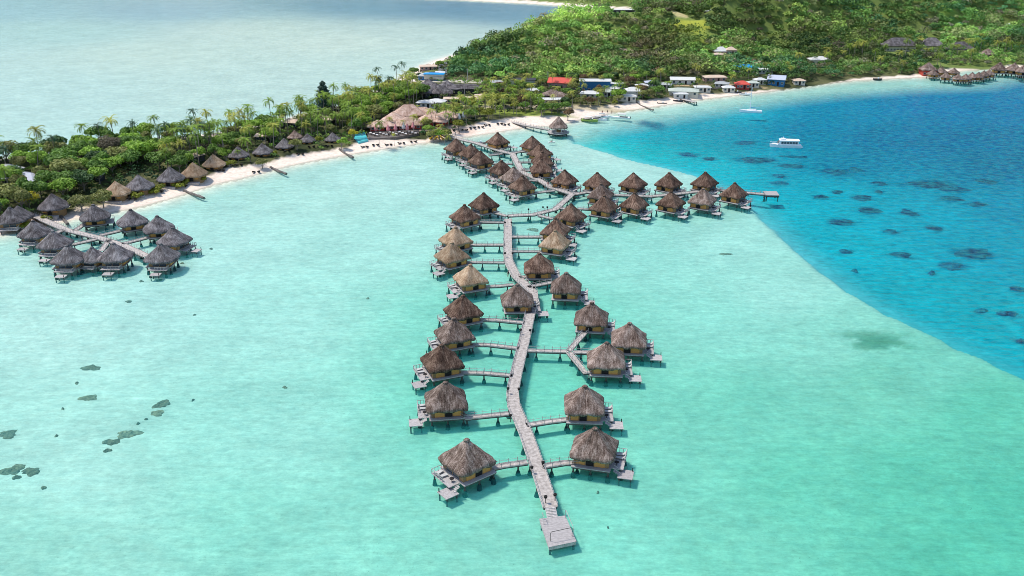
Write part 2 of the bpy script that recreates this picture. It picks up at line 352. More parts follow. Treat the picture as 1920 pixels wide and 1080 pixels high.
FQ = np.stack([idx[:-1,:-1],idx[:-1,1:],idx[1:,1:],idx[1:,:-1]],-1).reshape(-1,4)
xf, yf = XX.ravel(), YY.ravel()
dl = sdf(xf, yf, LAND)
# the reef drop-off
edge = [(1070,262),(1100,268),(1150,285),(1200,298),(1260,312),(1300,322),(1350,345),(1395,370),(1422,397),(1450,425),(1500,470),(1560,520),(1640,570),(1720,608),(1800,645),(1860,672),(1925,700),(2100,770),(2600,950)]
shelf = [(3000,141),(1960,138),(1880,141),(1820,153),(1700,157),(1560,166),(1450,178),(1380,188),(1290,200),(1210,214),(1150,224),(1100,232),(1068,247)]
def chaikin(p, n=3):
    for _ in range(n): p = np.vstack([p[:1], np.stack([p[:-1]*.75+p[1:]*.25, p[:-1]*.25+p[1:]*.75],1).reshape(-1,2), p[-1:]])
    return p
DEEP = np.vstack([chaikin(poly_px(edge)), [[1500,150],[3000,400]], poly_px(shelf)])
dd = sdf(xf, yf, DEEP)
dshelf = dist(xf, yf, poly_px(shelf), False); dedge = dist(xf, yf, poly_px(edge), False)
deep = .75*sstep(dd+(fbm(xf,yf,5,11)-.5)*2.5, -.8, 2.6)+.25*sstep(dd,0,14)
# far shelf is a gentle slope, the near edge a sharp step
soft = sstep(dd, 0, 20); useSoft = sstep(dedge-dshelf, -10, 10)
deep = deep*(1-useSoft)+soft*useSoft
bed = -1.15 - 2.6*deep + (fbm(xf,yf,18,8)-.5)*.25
bed = np.maximum(bed, dl*.16-.08); bed = np.where(dl>0, -1.5, bed)
DEEPSPOTS = [(1580, 417, 52, 14), (1690, 477, 40, 12), (1419, 300, 90, 11), (1484, 311, 50, 9), (1565, 322, 60, 12), (1604, 317, 26, 7), (1461, 330, 32, 7), (1463, 343, 36, 7), (1650, 344, 28, 8), (1570, 360, 22, 8), (1539, 369, 30, 8), (1617, 371, 54, 11), (1648, 360, 18, 5), (1744, 346, 110, 14), (1786, 354, 60, 12), (1786, 372, 50, 10), (1833, 383, 44, 9), (1630, 394, 46, 14), (1705, 399, 34, 14), (1752, 428, 34, 12), (1827, 475, 86, 22), (1785, 498, 50, 18), (1747, 512, 14, 7), (1585, 472, 28, 8), (1670, 434, 34, 8), (1890, 588, 44, 11), (1840, 583, 30, 7), (1910, 542, 30, 12), (1915, 640, 24, 9), (1603, 508, 12, 6), (1849, 340, 44, 10), (1225, 238, 56, 9), (1290, 290, 40, 8), (1330, 298, 30, 7), (1400, 268, 40, 7)]
# bottom colour with depth and teal hut shade painted in, surveyed at photo points
ctrl = [ # px, py, albedo r g b
 (100,600,'cfe6d8'),(100,850,'c4e4d4'),(100,1050,'b2ddc9'),(500,600,'bfe3d3'),(500,800,'b4e0ce'),(500,1000,'a4dac4'),(700,450,'c2e3d3'),(400,450,'c9e4d6'),(700,330,'cfe5d8'),
 (900,1000,'a0dac2'),(880,600,'98d8c0'),(880,750,'8cd6bb'),(1040,600,'90d7bd'),(1040,720,'84d3b6'),(1000,850,'8cd6bb'),(1200,850,'96d8be'),(1200,1000,'98d8c0'),(1350,600,'a6dcc8'),(1350,450,'bae0d0'),
 (1200,480,'acdcca'),(1450,550,'b6dfce'),(1100,290,'cfe3d4'),(1250,330,'c8e2d4'),(1400,760,'8acfb4'),(1550,640,'a2d8c2'),(1650,720,'8acbae'),(1750,680,'8ccfb6'),(1850,760,'74c4a4'),(1500,900,'7ecbac'),(1700,900,'74c7a6'),(1880,950,'6cc3a2'),(1350,1040,'8ed2b6'),(1800,1060,'70c6a4'),
 (60,500,'cde4d6'),(300,560,'c9e5d8'),(600,380,'c8e2d2'),(1000,330,'b8dece'),(1180,420,'a8dac8'),
 (100,60,'b9d2c8'),(300,100,'cdd9c8'),(500,60,'d2dccc'),(650,80,'d8dfcd'),(100,180,'c2d6ca'),(400,180,'c6d6c8'),(800,60,'cfd9cc'),(600,150,'c8d6c8'),(300,20,'9fb9c0'),(700,10,'7f9fae'),(950,25,'7896a8'),(850,15,'6f8fa6'),(10,20,'a9c6c8'),(750,110,'d0dccc')]
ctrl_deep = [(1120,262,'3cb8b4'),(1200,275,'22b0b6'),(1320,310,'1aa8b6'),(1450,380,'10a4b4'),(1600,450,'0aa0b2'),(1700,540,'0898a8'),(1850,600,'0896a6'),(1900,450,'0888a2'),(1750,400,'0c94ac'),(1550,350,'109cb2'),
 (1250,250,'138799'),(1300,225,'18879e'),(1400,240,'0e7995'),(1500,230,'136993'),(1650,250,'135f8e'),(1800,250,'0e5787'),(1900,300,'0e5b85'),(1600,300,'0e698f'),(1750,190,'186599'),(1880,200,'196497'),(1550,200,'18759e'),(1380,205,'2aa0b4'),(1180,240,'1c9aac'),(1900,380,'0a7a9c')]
def idw(ct, x, y):
    num = np.zeros((len(x),3)); den = np.zeros(len(x)); lx = x/np.clip(y,60,None); ly = np.log(np.clip(y,60,None))*.8
    for px,py,h in ct:
        g = G(px,py,-1); c = np.array(lin(h)[:3]); a = g[0]/g[1]; b = math.log(g[1])*.8
        wgt = 1/((lx-a)**2+(ly-b)**2+.0012)**1.6; num += wgt[:,None]*c; den += wgt
    return num/den[:,None]
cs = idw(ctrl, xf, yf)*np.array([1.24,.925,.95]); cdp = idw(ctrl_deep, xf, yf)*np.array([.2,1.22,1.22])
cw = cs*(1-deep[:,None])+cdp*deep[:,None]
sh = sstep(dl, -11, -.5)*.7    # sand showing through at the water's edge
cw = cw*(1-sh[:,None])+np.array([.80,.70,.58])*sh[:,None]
# weed meadow in the open lagoon and faint current streaks
g = G(1640,640,-1); e = np.exp(-(((xf-g[0])/8)**2+((yf-g[1])/5.5)**2)); e2 = sstep(fbm(xf,yf,3.5,21)+e*.5, .60,.85)*e**.6
cw = cw*(1-.8*e2[:,None])+np.array([.06,.20,.09])*.8*e2[:,None]
for (cx,cy,w_,h_) in DEEPSPOTS:
    g = G(cx,cy,-3.6); t_ = CAM_H/(SP+(cy-540)/FPX*CP); sx_ = w_/2*t_/FPX; sy_ = max(h_/2*t_/FPX/math.sin(math.atan2(CAM_H,g[1])),1.2)
    q_ = np.hypot((xf-g[0])/sx_,(yf-g[1])/sy_)+(fbm(xf,yf,4,91)-.5)*1.1; a_ = (1-sstep(q_,.55,1.45))[:,None]*.85; cw = cw*(1-a_)+np.array([.0,.085,.20])*a_
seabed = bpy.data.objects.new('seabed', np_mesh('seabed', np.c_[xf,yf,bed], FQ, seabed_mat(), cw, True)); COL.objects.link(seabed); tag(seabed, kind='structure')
# water surface, the attribute holds choppiness
chop = np.clip(.12+.55*deep+.05*sstep(yf,500,900), 0, 1)*(1-.5*sstep(dl,-20,0))
back = (~inside(xf,yf,LAND)) & (xf < np.interp(yf,[0,200,300,470,560,700,900,1100],[-700,-300,-210,-110,-60,0,300,500])) & (yf>200)
dback = dist(xf,yf,poly_px(back_shore),False)
turb = 1-np.where((dl<0)&back&(yf>230), .22, 0.0); turb = turb*np.clip((-dl)/9,0,1)**.7
wf = FQ[(np.maximum.reduce([dl[FQ[:,k]] for k in range(4)])<40)]
water = bpy.data.objects.new('water', np_mesh('water', np.c_[xf,yf,np.zeros_like(xf)], FQ, water_mat(), np.c_[chop,turb,chop], True)); COL.objects.link(water); tag(water, kind='structure')
# land sheet
hh = ground_h(xf, yf, dl)
sel = FQ[(np.minimum.reduce([dl[FQ[:,k]] for k in range(4)])>-9)]
used, inv = np.unique(sel, return_inverse=True)
dn = dist(xf, yf, poly_px(near_shore), False)
veg_line = poly_px([(-160,445),(0,425),(60,402),(130,392),(200,378),(250,368),(310,350),(370,333),(420,318),(500,302),(560,288),(620,279),(650,275),(680,262),(800,257),(840,248),(900,231),(960,222),(1040,213),(1100,203),(1150,196),(1210,187),(1260,181),(1300,176),(1400,168),(1500,160),(1600,144),(1700,138),(1760,134),(1900,122),(2300,118)], 1.5)
LANDIN = np.vstack([veg_line, [[900,600],[2500,900],[2500,6000],[-900,6000],[-900,1500],[-330,1160]], poly_px(far_mid)[::-1]+[0,14], [[140,930],[105,850],[28,745],[-16,690]], poly_px([(900,97),(855,108),(822,120),(790,140),(765,153),(730,163),(690,182),(650,200),(600,209),(540,225),(480,240),(400,254),(330,262),(240,266),(150,278),(80,294),(0,302),(-160,316),(-500,352)]), [[-420,252],[-420,200]]])
dv = sdf(xf, yf, LANDIN)
sandc = np.array([.80,.66,.54]); soil = np.array([.035,.045,.015]); dry = np.array([.12,.12,.05])
k = sstep(dv+(fbm(xf,yf,4,2)-.5)*4, -.6, 1.0)[:,None]
f = fbm(xf,yf,12,4)[:,None]; gr = soil*(1-sstep(f,.35,.7))+dry*sstep(f,.35,.7)
wet = sstep(dl,-.5,2.0)[:,None]; sc = np.array([.60,.52,.42])*(1-wet)+sandc*wet
hg = sstep(yf,540,580)[:,None]; grass = np.array([.15,.20,.05])*(1+.6*(fbm(xf,yf,30,44)[:,None]-.5)); gr = gr*(1-hg)+grass*hg
lc = sc*(1-k)+gr*k
def patch(px, py, rx, ry, col, Y=None, n=1.0):
    global lc
    q = GY(px,py,Y) if Y else G(px,py,2); e = ((xf-q[0])/rx)**2+((yf-q[1])/ry)**2+(fbm(xf,yf,6,31)-.5)*n
    a = (1-sstep(e,.6,1.2))[:,None]; lc = lc*(1-a)+np.array(col)*a
patch(875,196,22,14,(.30,.32,.10)); patch(905,208,26,5,(.24,.29,.06)); patch(980,212,26,5,(.22,.27,.05)); patch(760,160,10,22,(.72,.60,.50)); patch(780,152,6,14,(.75,.63,.52))
patch(870,184,9,5,(.70,.52,.40)); patch(890,152,28,5,(.55,.50,.40)); patch(120,404,9,7,(.80,.66,.54)); patch(1820,128,24,8,(.75,.62,.50)); patch(1050,200,60,4,(.5,.42,.28)); patch(815,240,20,6,(.66,.5,.4)); patch(1350,160,30,3,(.5,.36,.2))
patch(1295,48,14,10,(.34,.36,.05),632,.5); patch(1315,62,9,8,(.25,.30,.05),615,.6); patch(1275,30,6,8,(.5,.42,.2),650,.5); patch(1180,80,9,7,(.36,.26,.20),585,.8); patch(1215,115,20,8,(.20,.13,.09),560)
patch(1790,30,12,18,(.16,.26,.05),735,.8)
ground = bpy.data.objects.new('ground', np_mesh('ground', np.c_[xf,yf,hh][used], inv.reshape(-1,4), attr_mat('ground', .95, .22, .6, .5), lc[used], True)); COL.objects.link(ground); tag(ground, kind='structure')
def gz(x, y): return float(ground_h(np.array([x]), np.array([y]))[0])
# ---------------- thatched roofs ----------------
def roof_mesh(name, half, rise, nexp=9.0, halfy=None, ridge=0.0, flare=.16, seed=0, m=None, nt=56, nr=15, thick=.34, fringe=.16):
    "hipped palm thatch roof: eave at z=0, shaggy edge, slight flare; ridge>0 gives a ridge along x"
    r = random.Random(seed); hy = halfy or half; b = MB(); rows = []
    jit = [r.uniform(-1,1) for _ in range(nt)]
    for j in range(nr+1):
        t = j/nr; row = []
        for k in range(nt):
            a = 2*pi*(k+.5)/nt; ca, sa = cos(a), sin(a)
            n = nexp if t > .25 else 2+(nexp-2)*t/.25
            q = 1/((abs(ca)**n+abs(sa)**n)**(1/n))
            x, y = half*q*ca*t, hy*q*sa*t
            if ridge: x = ridge*max(-1,min(1,ca*q))*(1-t)+x
            h = rise*((1-flare)*(1-t)+flare*(1-t)**2.2)
            if t < .12: h -= rise*.02*(1-t/.12)
            lump = .09*sin(7*a+3*t+seed)+.06*sin(13*a-9*t+2*seed)+r.uniform(-.07,.07)
            h += lump*(.35+.65*t); 
            if j == nr: h -= fringe*abs(jit[k]); x += .09*jit[k]*ca; y += .09*jit[k]*sa
            row.append((x,y,h))
        rows.append(row)
    for row in rows: b.v += row
    low = [(x*.985,y*.985,z-thick) for x,y,z in rows[-1]]; inn = [(x*.80,y*.80,z*.0-thick*.4) for x,y,z in rows[-1]]
    b.v += low+inn+[(0,0,rise*.55)]
    for j in range(nr+2):
        for k in range(nt):
            a0 = j*nt+k; a1 = j*nt+(k+1)%nt; b.f.append((a0, a0+nt, a1+nt, a1) if j else (a0,a0+nt,a1+nt,a1))
    c = len(b.v)-1; base = (nr+2)*nt
    for k in range(nt): b.f.append((base+k, c, base+(k+1)%nt))
    b.f.append(tuple(range(nt)))
    me = b.mesh(name, m, True); return me
def mesh_obj(name, me, parent, loc=(0,0,0)):
    o = bpy.data.objects.new(name, me); COL.objects.link(o); o.parent = parent; o.location = loc; return o
DECK, EAVE, BEDZ = 1.3, 3.15, -1.3
def make_hut(key, side, half=3.9, rise=4.3, nexp=9, body=3.0, mat='thatch_brown', seed=1, plat=True, pmid=False):
    "overwater bungalow; front is -Y, sun terrace on side*X"
    root = empty(key)
    rf = mesh_obj('roof', roof_mesh('roof', half, rise, nexp, seed=seed, m=M[mat]), root, (0,0,EAVE))
    cap = MB().tube([(0,0,-.1),(0,0,.12),(0,0,.24)], [.6,.4,.1], 9).build('ridge_cap', M[mat], rf, True); cap.location = (0,0,rise-.32)
    B = body
    MB().box(-B,B,-B,B,DECK+.003,EAVE+.15).build('wall', M['wall'], root)
    s = side
    def bx(x0,x1,*r): return MB().box(min(s*x0,s*x1),max(s*x0,s*x1),*r)
    bx(.55,2.35,-B-.09,-B-.003,DECK+.05,DECK+1.75).build('wall_panel', M['panel'], root)
    bx(-2.6,-1.15,-B-.06,-B-.003,DECK+.12,DECK+1.7).build('wall_panel', M['panel'], root)
    d = bx(-.95,.4,-B-.05,-B-.003,DECK+.02,DECK+1.8).build('door', M['dark'], root)
    bx(.25,.33,-B-.10,-B-.051,DECK+.85,DECK+.95).build('handle', M['rail'], d)
    MB().box(-2.3,2.3,B+.003,B+.08,DECK+.1,DECK+1.7).build('wall_panel', M['panel'], root)
    MB().box(-s*B-(.08 if s>0 else -.003), -s*B+(-.003 if s>0 else .08), -2.2,2.2,DECK+.1,DECK+1.7).build('wall_panel', M['panel'], root)
    wd = bx(B+.003,B+.06,-1.9,1.9,DECK+.1,DECK+1.85).build('glass_door', M['glass'], root)
    bx(B+.061,B+.1,-.05,.05,DECK+.1,DECK+1.85).build('frame', M['wall'], wd)
    F = B+.42
    MB().box(-F,F,-F-.55,F,DECK-.16,DECK).build('floor_deck', M['planks'], root)
    MB().box(-F+.1,F-.1,-F-.45,-F-.25,DECK-.42,DECK-.163).build('floor_beam', M['beam'], root)
    MB().box(-F+.1,F-.1,F-.4,F-.2,DECK-.42,DECK-.163).build('floor_beam', M['beam'], root)
    for x in (-F+.4, 0, F-.4):
        for y in (-F-.1, F-.3):
            p = MB().tube([(x,y,BEDZ),(x,y,DECK-.17)], .17, 7).build('post', M['post'], root)
            MB().tube([(x,y,BEDZ-.1),(x,y,-.35),(x,y,.05)], [.5,.36,.24], 8).build('footing', M['footing'], p)
    # sun terrace, its rail, stair and low bathing platform
    x0, x1 = F+.004, F+2.1
    bx(x0,x1,-2.5,2.9,DECK-.3,DECK-.16).build('terrace', M['planks'], root)
    rl = MB()
    for y in np.arange(-.4,3.0,.8): rl.tube([(s*(x1-.08),y,DECK-.16),(s*(x1-.08),y,DECK+.72)], .05, 5)
    for x in np.arange(x0+.1,x1,.65): rl.tube([(s*x,2.82,DECK-.16),(s*x,2.82,DECK+.72)], .05, 5)
    rl.tube([(s*(x1-.08),-.45,DECK+.72),(s*(x1-.08),2.85,DECK+.72)], .06, 5).tube([(s*x0,2.82,DECK+.72),(s*x1,2.82,DECK+.72)], .06, 5).tube([(s*(x1-.08),-.45,DECK+.3),(s*(x1-.08),2.85,DECK+.3)], .04, 5)
    rl.build('railing', M['rail'], root)
    for y in (-2.1,2.4): 
        p = MB().tube([(s*(x1-.3),y,BEDZ),(s*(x1-.3),y,DECK-.3)], .15, 7).build('post', M['post'], root)
        MB().tube([(s*(x1-.3),y,BEDZ-.1),(s*(x1-.3),y,-.4),(s*(x1-.3),y,0)], [.45,.3,.2], 8).build('footing', M['footing'], p)
    if plat:
        px0, px1, py0, py1 = (F+2.5, F+4.7, -1.2, 1.6) if pmid else (F+1.3, F+3.9, -4.3, -1.55); sy = 2.6 if pmid else 0
        bx(px0,px1,py0,py1,.42,.56).build('bathing_platform', M['planks'], root)
        st = MB()
        for i in range(4): st.box(min(s*(F+.5+i*.3),s*(F+.8+i*.3)),max(s*(F+.5+i*.3),s*(F+.8+i*.3)),-3.45+sy,-2.51+sy,DECK-.3-i*.17,DECK-.22-i*.17)
        st.tube([(s*(F+.5),-3.45+sy,DECK+.5),(s*(F+1.8),-3.45+sy,.95)], .05,5).tube([(s*(F+.5),-2.48+sy,DECK+.5),(s*(F+1.8),-2.48+sy,.95)], .05,5)
        st.tube([(s*(F+1.8),-3.45+sy,.5),(s*(F+1.8),-3.45+sy,1.0)], .05,5).build('stair', M['rail'], root)
        for x,y in ((px1-.3,py0+.3),(px0+.3,py0+.3),(px1-.3,py1-.3)):
            MB().tube([(s*x,y,BEDZ),(s*x,y,.42)], .14, 7).build('post', M['post'], root)
        MB().tube([(s*(px1-.25),py1-.2,.56),(s*(px1-.25),py1-.2,1.25)], .09, 6).build('shower_post', M['dark'], root)
    return freeze(root)
HR = make_hut('overwater_bungalow', 1); HL = make_hut('overwater_bungalow', -1, seed=4)
LR = make_hut('round_overwater_bungalow', 1, half=4.75, rise=4.3, nexp=2.9, body=2.9, mat='thatch_slate', seed=9, pmid=True)
LP = make_hut('round_overwater_bungalow', 1, half=4.75, rise=4.3, nexp=2.9, body=2.9, mat='thatch_slate', seed=12, plat=False)
ROOFV = {3.9: [roof_mesh('roof', 3.9*k_, rz, nx, seed=s_, m=M['thatch_brown'], flare=fl) for k_,rz,nx,s_,fl in ((1,4.3,14,1,.10),(1.03,4.4,11,31,.12),(.98,4.25,18,52,.08),(1.02,4.35,9,73,.12),(1,4.2,15,94,.14))]}
g1 = 'thatched bungalows on stilts along the long jetty'; g2 = 'round grey thatched bungalows at the left shore'
br, gr_, tn = 'thatch_brown','thatch_grey','thatch_tan'
HUTS = []
def hut(key, ax, ay, yaw, mat, label, group=g1, sc=1.0, apex=None):
    z = apex or (EAVE+4.3)
    x, y, _ = G(ax, ay, z*sc if sc != 1 else z)
    o = place(key, (x, y, 0), R(yaw), sc, label, 'bungalow', group, mats={'roof':M[mat], 'ridge_cap':M[mat]} if mat else None)
    HUTS.append((x,y,key,yaw,o))
    if group == g1:
        k_ = len(HUTS)%5
        for ch in COL.objects:
            if ch.parent == o and ch.name.startswith('roof'):
                ch.data = ROOFV[3.9][k_]; ch.material_slots[0].link = 'OBJECT'; ch.material_slots[0].material = M[mat]
    return o
C = hut
# rows nearest the beach (seen left to right, far to near)
C(HL,855,259,38,br,'brown thatched bungalow nearest the beach, leftmost of the far trio left of the jetty')
C(HL,883,269,38,br,'brown thatched bungalow in the middle of the trio left of the far jetty')
C(HL,901,282,38,br,'brown thatched bungalow at the near right end of the far left trio')
C(HR,933,247,42,br,'brown thatched bungalow standing alone closest to the beach behind the far jetty')
C(HL,940,299,38,br,'brown thatched bungalow farthest of the second trio left of the far jetty')
C(HL,963,312,38,gr_,'pale grey thatched bungalow between two brown ones left of the far jetty')
C(HL,980,328,38,br,'brown thatched bungalow nearest of the second trio, beside the two walking guests')
C(HR,998,254,36,br,'brown thatched bungalow farthest of the stack right of the far jetty')
C(HR,1013,268,40,br,'brown thatched bungalow second farthest of the stack right of the far jetty')
C(HR,1017,283,8,br,'brown thatched bungalow third of the overlapping stack right of the far jetty')
C(HR,1015,297,4,br,'brown thatched bungalow nearest of the overlapping stack right of the far jetty')
C(HR,1059,317,-35,br,'brown thatched bungalow just behind the jetty fork beside the deep water')
# the cross jetty towards the deep water
C(HR,1120,322,-38,br,'brown bungalow leftmost of the back row on the cross jetty')
C(HR,1127,343,-20,gr_,'greyish bungalow standing mid-row between back and front rows at the start of the cross jetty')
C(HR,1133,365,-30,br,'brown bungalow leftmost of the front row on the cross jetty')
C(HR,1188,323,-38,br,'brown bungalow second from left in the back row of the cross jetty')
C(HR,1190,360,-36,br,'brown bungalow second from left in the front row of the cross jetty')
C(HR,1255,322,-38,br,'brown bungalow third from left in the back row of the cross jetty')
C(HR,1259,357,-36,br,'brown bungalow third from left in the front row of the cross jetty')
C(HR,1323,321,-38,br,'brown bungalow at the right end of the back row, at the reef edge')
C(HR,1319,352,-30,gr_,'grey brown bungalow fourth from left in the front row of the cross jetty')
C(HR,1378,341,-38,br,'brown bungalow last before the square landing at the end of the cross jetty')
# left of the long jetty, far to near
C(HL,907,360,37,br,'brown thatched bungalow farthest on the left side of the straight jetty')
C(HL,871,382,37,br,'dark brown thatched bungalow second farthest on the left of the straight jetty')
C(HL,854,424,35,tn,'tan freshly thatched bungalow, upper of two tan ones left of the jetty')
C(HL,847,453,34,tn,'tan thatched bungalow farthest out left, lower of two stacked tan ones')
C(HL,882,494,22,tn,'tan thatched bungalow closest to the jetty bend on its left side')
C(HL,868,552,25,br,'dark brown bungalow directly behind the pale grey one left of the jetty')
C(HL,851,594,22,gr_,'pale grey thatched bungalow between two dark ones left of the jetty')
C(HL,828,644,22,br,'dark patchy brown bungalow third from the near end on the left side')
C(HL,835,714,8,gr_,'light grey square-on thatched bungalow second from the near end, left side')
C(HL,875,821,38,gr_,'grey thatched bungalow turned diagonally, nearest on the left of the jetty')
# right of the long jetty
C(HR,1071,381,-38,br,'brown bungalow next to the jetty fork, farthest on the right side')
C(HR,1042,407,-20,br,'shaggy rounded brown bungalow partly hidden behind a tan one')
C(HR,1041,430,-22,tn,'tan thatched bungalow on the right side of the straight jetty')
C(HR,1011,473,0,br,'dark brown bungalow close to the jetty beside the bend, right side')
C(HR,1062,509,-6,gr_,'grey brown bungalow right of the jetty bend with amber wall panels')
C(HR,970,531,4,gr_,'grey brown bungalow built right against the jetty inside its bend')
C(HR,1110,565,-8,gr_,'grey brown bungalow at the end of the upper branch of the forked footbridge')
C(HR,1181,603,-7,gr_,'grey brown bungalow farthest out to the right of the forked footbridge')
C(HR,1138,640,-4,gr_,'grey brown bungalow at the lower branch of the forked footbridge')
C(HR,1097,721,-3,gr_,'grey brown bungalow second from the near end on the right side')
C(HR,1116,800,-14,gr_,'brown thatched bungalow nearest on the right of the jetty')
# left shore cluster
L = lambda key,ax,ay,yaw,label,sc=1.0: hut(key,ax,ay,yaw,None,label,g2,sc*.96)
L(LR,61,412,-100,'slate thatched round bungalow nearest the beach at the left edge of the cluster')
L(LR,98,431,-95,'slate round bungalow second from left in the front arc of the cluster')
L(LR,125,458,-90,'slate round bungalow with platform in front, left of the bluish one')
L(LP,171,462,-100,'bluish grey round bungalow squeezed between two in front of the short jetty',.82)
L(LR,212,454,-90,'large slate round bungalow in front of the short jetty with platform towards the lagoon')
L(LP,174,382,20,'slate round bungalow at the beach edge, back left of the cluster')
L(LP,244,391,30,'slate round bungalow in the middle of the back row of the cluster')
L(LP,294,403,20,'slate round bungalow half hidden at the right back of the cluster')
L(LR,323,425,-15,'slate round bungalow farthest right of the cluster with open terrace')
L(LR,300,455,-90,'slate round bungalow at the end of the short jetty, nearest the open lagoon')
L(LP,17,387,-80,'slate round bungalow over the sand at the left edge of the photo')
# far resort ring
g3='small far bungalows clustered at the right shore'
FAR = make_hut('far_bungalow', 1, half=4.2, rise=4.0, nexp=5, mat='thatch_grey', seed=21, plat=False)
for i,(x,y,l) in enumerate([(1751,129,'leftmost of the far ring by the grey boathouse'),(1767,125,'small grey bungalow at the back left of the far ring'),(1790,126,'small grey bungalow mid back of the far ring'),(1775,134,'grey bungalow front left of the far ring'),
      (1798,137,'grey bungalow at the front of the far ring, nearest the camera'),(1812,137,'grey bungalow front centre of the far ring'),(1824,134,'grey bungalow front right of centre in the far ring'),(1836,134,'grey bungalow second from the right tip of the far ring'),(1846,131,'grey bungalow close behind the right tip of the far ring'),(1856,129,'grey bungalow at the right tip of the far ring'),
      (1876,115,'grey far bungalow left of three at the right edge of the photo'),(1904,116,'grey far bungalow second from the right edge of the photo'),(1922,119,'grey far bungalow cut by the right edge of the photo')]):
    hut(FAR, x, y, rng.uniform(-40,40), None, l if 'bungalow' in l else 'grey thatched bungalow '+l, g3, .72 if i<10 else 1.05)

# ---------------- jetties and footbridges ----------------
def jetty(name, pts, width, label, cat='jetty', group=None, z=DECK, posts=True, rails=(1,1), pstep=6.5, cross=False, px=True, zs=None, legz=BEDZ, rstep=1.5):
    pts = [np.array(G(x,y,z)[:2]) for x,y in pts] if px else [np.array(p) for p in pts]
    o0 = pts[0]; root = empty(name, (o0[0],o0[1],0)); tag(root, label, cat, group)
    P2 = [p-o0 for p in pts]; n = len(P2); nrm = []
    for i in range(n):
        d = np.zeros(2)
        for a,b in ((i-1,i),(i,i+1)):
            if 0<=a and b<n: e = P2[b]-P2[a]; d += e/np.linalg.norm(e)
        d /= np.linalg.norm(d); nrm.append(np.array((-d[1],d[0])))
    hw = width/2
    def strip(off0, off1, z0, z1):
        b = MB()
        for i in range(n):
            a, c = P2[i]+nrm[i]*off0, P2[i]+nrm[i]*off1
            b.v += [(a[0],a[1],z0),(c[0],c[1],z0),(a[0],a[1],z1),(c[0],c[1],z1)]
        for i in range(n-1):
            k = i*4; b.f += [(k,k+4,k+5,k+1),(k+2,k+3,k+7,k+6),(k,k+2,k+6,k+4),(k+1,k+5,k+7,k+3)]
        k=(n-1)*4; b.f += [(0,1,3,2),(k,k+2,k+3,k+1)]; return b
    strip(hw,-hw,z-.14,z).build('deck', M['deck'], root)
    strip(hw-.12,hw-.38,z-.42,z-.143).build('beam', M['beam'], root); strip(-hw+.38,-hw+.12,z-.42,z-.143).build('beam', M['beam'], root)
    # walk along
    acc = []; 
    for i in range(n-1):
        L_ = np.linalg.norm(P2[i+1]-P2[i]); acc.append(L_)
    T = sum(acc)
    def at(s):
        for i in range(n-1):
            if s <= acc[i] or i == n-2:
                t = min(s/acc[i],1); return P2[i]*(1-t)+P2[i+1]*t, nrm[i]*(1-t)+nrm[i+1]*t
            s -= acc[i]
    for sd, on in ((1,rails[0]),(-1,rails[1])):
        if not on: continue
        b = MB(); off = sd*(hw-.06); line = []
        k = max(2,int(T/rstep))
        for q in range(k+1):
            p, m_ = at(T*q/k); c = p+m_*off; b.tube([(c[0],c[1],z),(c[0],c[1],z+.95)], .045, 4)
            line.append((c[0],c[1],z+.62+.0*(q%2)))
        b.tube(line, .035, 4); b.tube([(x,y,zz-.5) for x,y,zz in line], .06, 4)
        b.build('railing', M['rail'], root)
    if posts:
        k = max(1,int(T/pstep)); cnt = 0
        for q in range(k+1):
            if cross and q in (0,): continue
            p, m_ = at(T*(q+(.35 if k<4 else 0))/(k+(.7 if k<4 else 0)))
            for sd in ((1,-1) if width>2 else (0,)):
                c = p+m_*sd*(hw-.25); gl = legz
                po = MB().tube([(c[0],c[1],gl),(c[0],c[1],z-.15)], .15, 7).build('post', M['post'] if width>2 or random.random()<.75 else M['rail'], root)
                MB().tube([(c[0],c[1],gl-.1),(c[0],c[1],-.45),(c[0],c[1],-.1)], [.55,.33,.2], 8).build('footing', M['footing'], po)
    return root
gj = 'wooden footbridges from the jetty to the bungalows'
jetty('jetty', [(1032,951),(1006,871),(985,811),(963,761),(961,737),(968,701),(985,631),(1000,561),(999,547),(968,518),(953,490),(952,470),(952,410)], 2.5, 'long weathered grey plank jetty running from the near platform up to the fork', 'jetty', cross=True)
jetty('jetty', [(953,404),(1000,402),(1041,392),(1073,364),(1033,351),(1012,338),(978,322),(968,303),(960,288),(946,285),(920,277),(893,268),(867,262),(834,252),(816,246)], 2.3, 'winding grey plank jetty from the fork back to the sandy beach', 'jetty')
jetty('jetty', [(1077,364),(1100,360),(1146,365),(1220,368),(1280,362),(1340,355),(1388,360),(1434,364)], 2.0, 'cross jetty between two rows of bungalows leading to the deep water landing', 'jetty')
